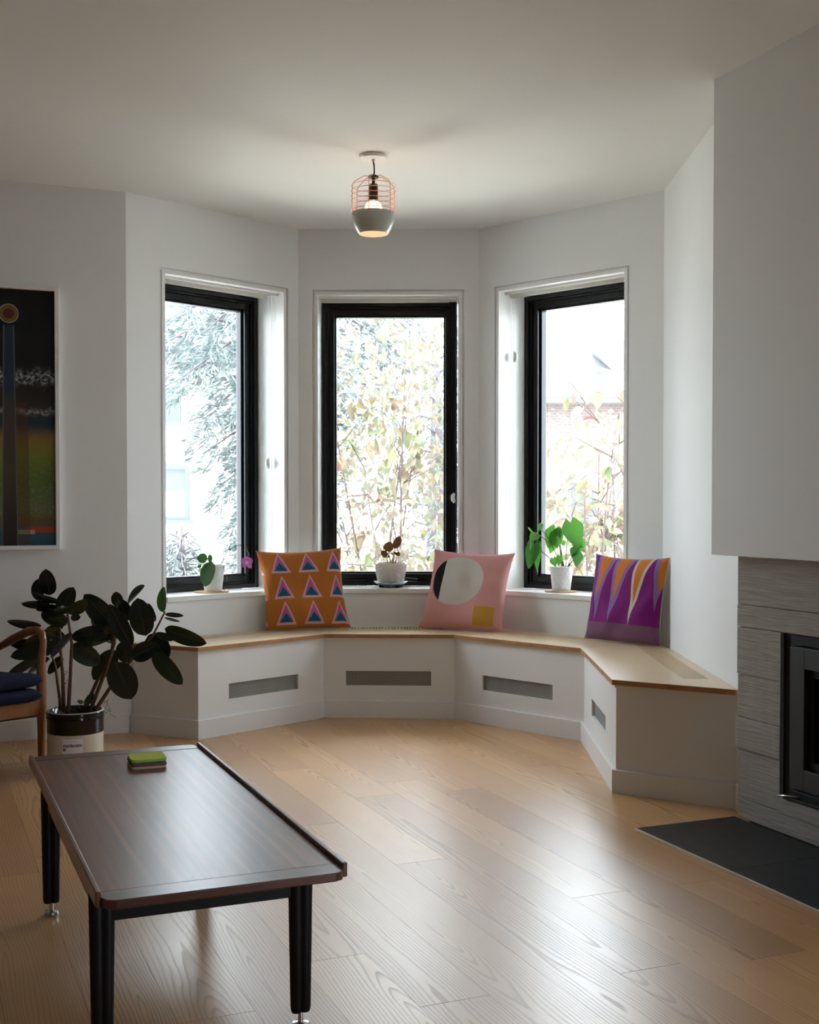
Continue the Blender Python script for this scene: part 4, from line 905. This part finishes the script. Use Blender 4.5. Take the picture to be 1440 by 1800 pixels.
# ================================================================== outdoors
GZ = -.8
m = MB(); m.abox(-40, 40, 7.6, 70, GZ - .2, GZ); struct('ground_outside', m, M['bounce_ground'], 'ground outside the bay windows, lightened to bounce daylight up', 'ground')
m = MB(); m.abox(5.6, 40, -30, 7.6, GZ - .2, GZ); struct('ground_side', m, M['dimming_ground'], 'unseen ground beside the house, darkened to keep light off the ceiling', 'ground')
# white house on the left
hl = thing('white_house', 'white rendered house with grey-blue windows seen through the left window', 'house', (-4.5, 19, GZ))
YH = 18.0
m = MB(); m.abox(-9, -1.55, YH, YH + 5, GZ, P(300, 648, YH).z); link('wall', m, M['stucco'], hl)
m = MB(); m.abox(-9.3, -1.3, YH - .25, YH + 5.2, P(300, 648, YH).z, P(300, 612, YH).z); link('eave', m, M['eave_grey'], hl)
m = MB(); m.abox(-9.3, -1.2, YH - .32, YH - .25, P(300, 619, YH).z, P(300, 611, YH).z); link('gutter', m, M['house_trim'], hl)
m = MB(); zt_ = P(300, 611, YH).z; m.hexa([(-9.3, YH - .25, zt_), (-1.3, YH - .25, zt_), (-1.3, YH + 5, zt_), (-9.3, YH + 5, zt_)], [(-8, YH + 2, zt_ + 1.6), (-2.6, YH + 2, zt_ + 1.6), (-2.6, YH + 2.6, zt_ + 1.6), (-8, YH + 2.6, zt_ + 1.6)]); link('roof', m, M['roof_shingle'], hl)
for (x0, x1, y0, y1, half) in ((262, 333, 819, 914, True), (262, 318, 690, 742, False)):
    a, b = P(x0, y1, YH), P(x1, y0, YH); w = thing
    m = MB(); fwid = .055
    m.abox(a.x, b.x, YH - .06, YH, a.z, a.z + fwid); m.abox(a.x, b.x, YH - .06, YH, b.z - fwid, b.z); m.abox(a.x, a.x + fwid, YH - .06, YH, a.z + fwid, b.z - fwid); m.abox(b.x - fwid, b.x, YH - .06, YH, a.z + fwid, b.z - fwid)
    if half: m.add([(a.x, YH - .06, b.z), (b.x, YH - .06, b.z), ((a.x + b.x) / 2, YH - .06, b.z + .05)], [(0, 1, 2)])
    wf = link('window', m, M['house_trim'], hl)
    m = MB(); zm = a.z + (b.z - a.z) * .52; m.abox(a.x + fwid, b.x - fwid, YH - .02, YH - .01, zm if half else a.z + fwid, b.z - fwid); link('pane', m, M['house_pane'], wf)
    if half:
        m = MB(); m.abox(a.x + fwid, b.x - fwid, YH - .025, YH - .015, a.z + fwid, zm); link('shade', m, M['house_blind'], wf)
    m = MB(); m.abox(a.x - .1, b.x + .055, YH - .12, YH, a.z - .055, a.z); link('sill', m, M['house_trim'], wf)
# brick house on the right
hr = thing('brick_house', 'pale roofed brick house seen through the right window', 'house', (8, 27, GZ))
YH = 25.0; ze = P(1030, 697, YH).z
m = MB(); m.abox(2.2, 14, YH, YH + 8, GZ, ze - .16); link('wall', m, M['far_brick'], hr)
m = MB(); m.abox(1.9, 14.3, YH - .45, YH + 8.3, ze - .16, ze); link('fascia', m, M['fascia_lilac'], hr)
m = MB(); m.abox(1.9, 14.3, YH - .55, YH - .45, ze - .05, ze + .06); link('gutter', m, M['gutter_white'], hr)
m = MB(); zr = P(1030, 596, YH + 4).z; m.hexa([(1.9, YH - .45, ze), (14.3, YH - .45, ze), (14.3, YH + 8.3, ze), (1.9, YH + 8.3, ze)], [(3.6, YH + 3.8, zr), (13, YH + 3.8, zr), (13, YH + 4.2, zr), (3.6, YH + 4.2, zr)]); link('roof', m, M['roof_shingle'], hr)
m = MB(); pts = [P(1036, 612, YH + 1.2), P(1098, 598, YH + 1.2), P(1180, 590, YH + 1.2), P(1180, 668, YH + 1.2), P(1090, 664, YH + 1.2)]
m.add(pts + [p + Vector((.6, 3.0, 0)) for p in pts], [(4, 3, 2, 1, 0), (0, 1, 6, 5), (1, 2, 7, 6), (4, 0, 5, 9)]); link('dormer', m, M['fascia_lilac'], hr)
m = MB(); m.abox(P(1062, 0, YH).x, P(1076, 0, YH).x, YH + .9, YH + 1.3, P(0, 652, YH).z, P(0, 644, YH).z); link('roof_vent', m, M['house_trim'], hr)
m = MB(); a, b = P(1005, 915, YH), P(1046, 852, YH); m.abox(a.x, b.x, YH - .05, YH, a.z, b.z); wf = link('window', m, M['house_trim'], hr)
m = MB(); m.abox(a.x + .06, b.x - .06, YH - .07, YH - .05, a.z + .06, b.z - .06); link('pane', m, M['house_pane'], wf)

rs = random.Random(99)
def tri_tuft(vs, fs, c, d, L, w):             # one needle spray: a thin kite
    d = d.normalized(); s = d.cross(Vector((rs.uniform(-1, 1), rs.uniform(-1, 1), rs.uniform(-1, 1)))).normalized() * w; b = len(vs)
    vs += [c, c + d * L * .5 + s, c + d * L, c + d * L * .5 - s]; fs.append((b, b + 1, b + 2, b + 3))
def spruce(label, x, y, h, r, gz=GZ, dens=1.0, rfun=None, low=.5):
    t = thing('spruce_tree', label, 'tree', (x, y, gz), 0, 'spruce trees outside')
    m = MB(); m.tube([(x, y, gz), (x, y, gz + h * .5), (x, y, gz + h)], [.17, .12, .02], 10); link('trunk', m, M['spruce_bark'], t, smooth=True)
    vs, fs = [], []; br = MB(); nb = int(70 * dens)
    for i in range(nb):
        z0 = gz + low + (h - low - .1) * i / nb; rad = r * (1 - (z0 - gz) / h) ** .8 + .15
        if rfun: rad = rfun(z0)
        a = i * 2.4 + rs.uniform(-.3, .3); d = Vector((math.cos(a), math.sin(a), 0))
        tip = Vector((x, y, z0)) + d * rad + Vector((0, 0, -.25 * rad)); mid = Vector((x, y, z0)) + d * rad * .5 + Vector((0, 0, .06))
        br.tube([(x, y, z0), mid, tip], [.02, .013, .004], 5, cap=False)
        for k in range(int(80 * rad * dens)):
            q = rs.random() ** .7; p = Vector((x, y, z0)).lerp(mid, q * 2) if q < .5 else mid.lerp(tip, q * 2 - 1)
            side = d.cross(Vector((0, 0, 1))) * rs.uniform(-1, 1) * .35 * rad * (1 - q * .6)
            c = p + side + Vector((0, 0, rs.uniform(-.22, .02)))
            for _ in range(5): tri_tuft(vs, fs, c, d * .5 + side.normalized() * .6 + Vector((rs.uniform(-.5, .5), rs.uniform(-.5, .5), rs.uniform(-.9, .2))), rs.uniform(.08, .17), rs.uniform(.005, .010))
    link('branches', br, M['spruce_bark'], t, smooth=True)
    m = MB(); m.add(vs, fs); link('needles', m, M['spruce_needle'], t, kind='stuff')
spruce('tall blue-green spruce outside the left window', -1.22, 11.2, 4.3, 1.5, dens=1.15, rfun=lambda z: (.78 if z < .7 else .5 + .25 * (z - .9) if z < 1.9 else min(1.35, .75 + 1.0 * (z - 1.9))) if z < 3.4 else max(.2, 1.35 - .9 * (z - 3.4)))
spruce('spruce behind the autumn shrub outside the middle window', .35, 15.5, 4.2, .9, dens=.6)
spruce('small spruce low outside the left window near the white house', -2.75, 14.5, 1.75, .7, dens=.7)

def shrub(label, x, y, h, spread, n_leaf, n_mass, box):
    """multi-stemmed shrub; box = (x0, x1, y0, y1, z0, z1) the crown fills"""
    t = thing('autumn_shrub', label, 'shrub', (x, y, GZ), 0, 'autumn shrubs outside'); tips = []
    for i in range(11):
        a = rs.uniform(0, 6.28); tgt = Vector((rs.uniform(box[0], box[1]), rs.uniform(box[2], box[3]), rs.uniform(box[4] + (box[5] - box[4]) * .4, box[5])))
        b0 = Vector((x + rs.uniform(-.25, .25), y + rs.uniform(-.2, .2), GZ)); c1 = b0.lerp(tgt, .5) + Vector((rs.uniform(-.2, .2), rs.uniform(-.1, .1), .25))
        pts = [((1 - q) ** 2) * b0 + 2 * q * (1 - q) * c1 + q * q * tgt for q in [k / 8 for k in range(9)]]
        m = MB(); m.tube(pts, [.016 - .013 * k / 8 for k in range(9)], 6)
        for j in range(7):
            s = pts[rs.randint(3, 8)]; e = s + Vector((rs.uniform(-.55, .55), rs.uniform(-.35, .35), rs.uniform(-.15, .40))); md = s.lerp(e, .5) + Vector((0, 0, .10))
            m.tube([s, md, e], [.006, .0045, .002], 5); tips += [(s.lerp(md, q), e - s) for q in (.4, .8)] + [(md.lerp(e, q), e - s) for q in (.2, .5, .8, 1)]
        link('branch', m, M['twig'], t, smooth=True)
    inb = [q for q in tips if box[0] <= q[0].x <= box[1] and box[2] <= q[0].y <= box[3] and box[4] <= q[0].z <= box[5] + .2]
    protos = []
    for k in range(5):
        mm = MB(); L = .10 + .012 * k; mm.leaf((0, 0, 0), (L, 0, 0), L * .52, (0, 0, 1), 'oval', .10, .22, 5)
        me = bpy.data.meshes.new('leaf'); me.from_pydata([tuple(v) for v in mm.v], [], mm.f); me.materials.append(M['autumn_leaf']); me.polygons.foreach_set('use_smooth', [True] * len(me.polygons)); protos.append(me)
    iv = WM[t.name].inverted()
    def pose():
        p, d = rs.choice(inb); p = p + Vector((rs.gauss(0, .05), rs.gauss(0, .05), rs.gauss(0, .05)))
        dr = (d.normalized() * .5 + Vector((rs.uniform(-.7, .7), rs.uniform(-.5, .5), rs.uniform(-1.5, -.3)))).normalized()
        return Matrix.Translation(p) @ dr.to_track_quat('X', 'Z').to_matrix().to_4x4() @ Matrix.Rotation(rs.uniform(-1.2, 1.2), 4, 'X')
    for k in range(n_leaf):
        o = bpy.data.objects.new('leaf', protos[k % 5]); COL.objects.link(o); o.parent = t; o.matrix_basis = iv @ pose() @ Matrix.Scale(rs.uniform(.75, 1.15), 4)
    m = MB()
    for k in range(n_mass):
        x_, y_, z_ = rs.uniform(box[0], box[1]), rs.uniform(box[2], box[3]), box[4] + (box[5] - box[4]) * rs.random() ** .72
        dr = Vector((rs.uniform(-.8, .8), rs.uniform(-.8, .8), rs.uniform(-1.4, .1))).normalized(); L = rs.uniform(.06, .11); p = Vector((x_, y_, z_))
        sd = dr.cross(Vector((rs.uniform(-1, 1), rs.uniform(-1, 1), .3))).normalized() * L * .24; nn = sd.cross(dr) * .25
        m.add([p, p + dr * L * .45 + sd + nn, p + dr * L, p + dr * L * .45 - sd + nn], [(0, 1, 2), (0, 2, 3)])
    link('leaf_mass', m, M['autumn_leaf_mass'], t, kind='stuff')
shrub('yellowing leafy shrub filling the middle window', -.15, 9.4, 3.2, 1.0, 290, 2300, (-1.0, .62, 8.5, 9.8, .1, 2.6))
shrub('yellow-leaved shrub low outside the right window', 1.45, 9.3, 2.2, .8, 260, 420, (1.0, 1.9, 8.5, 9.8, .2, 1.9))
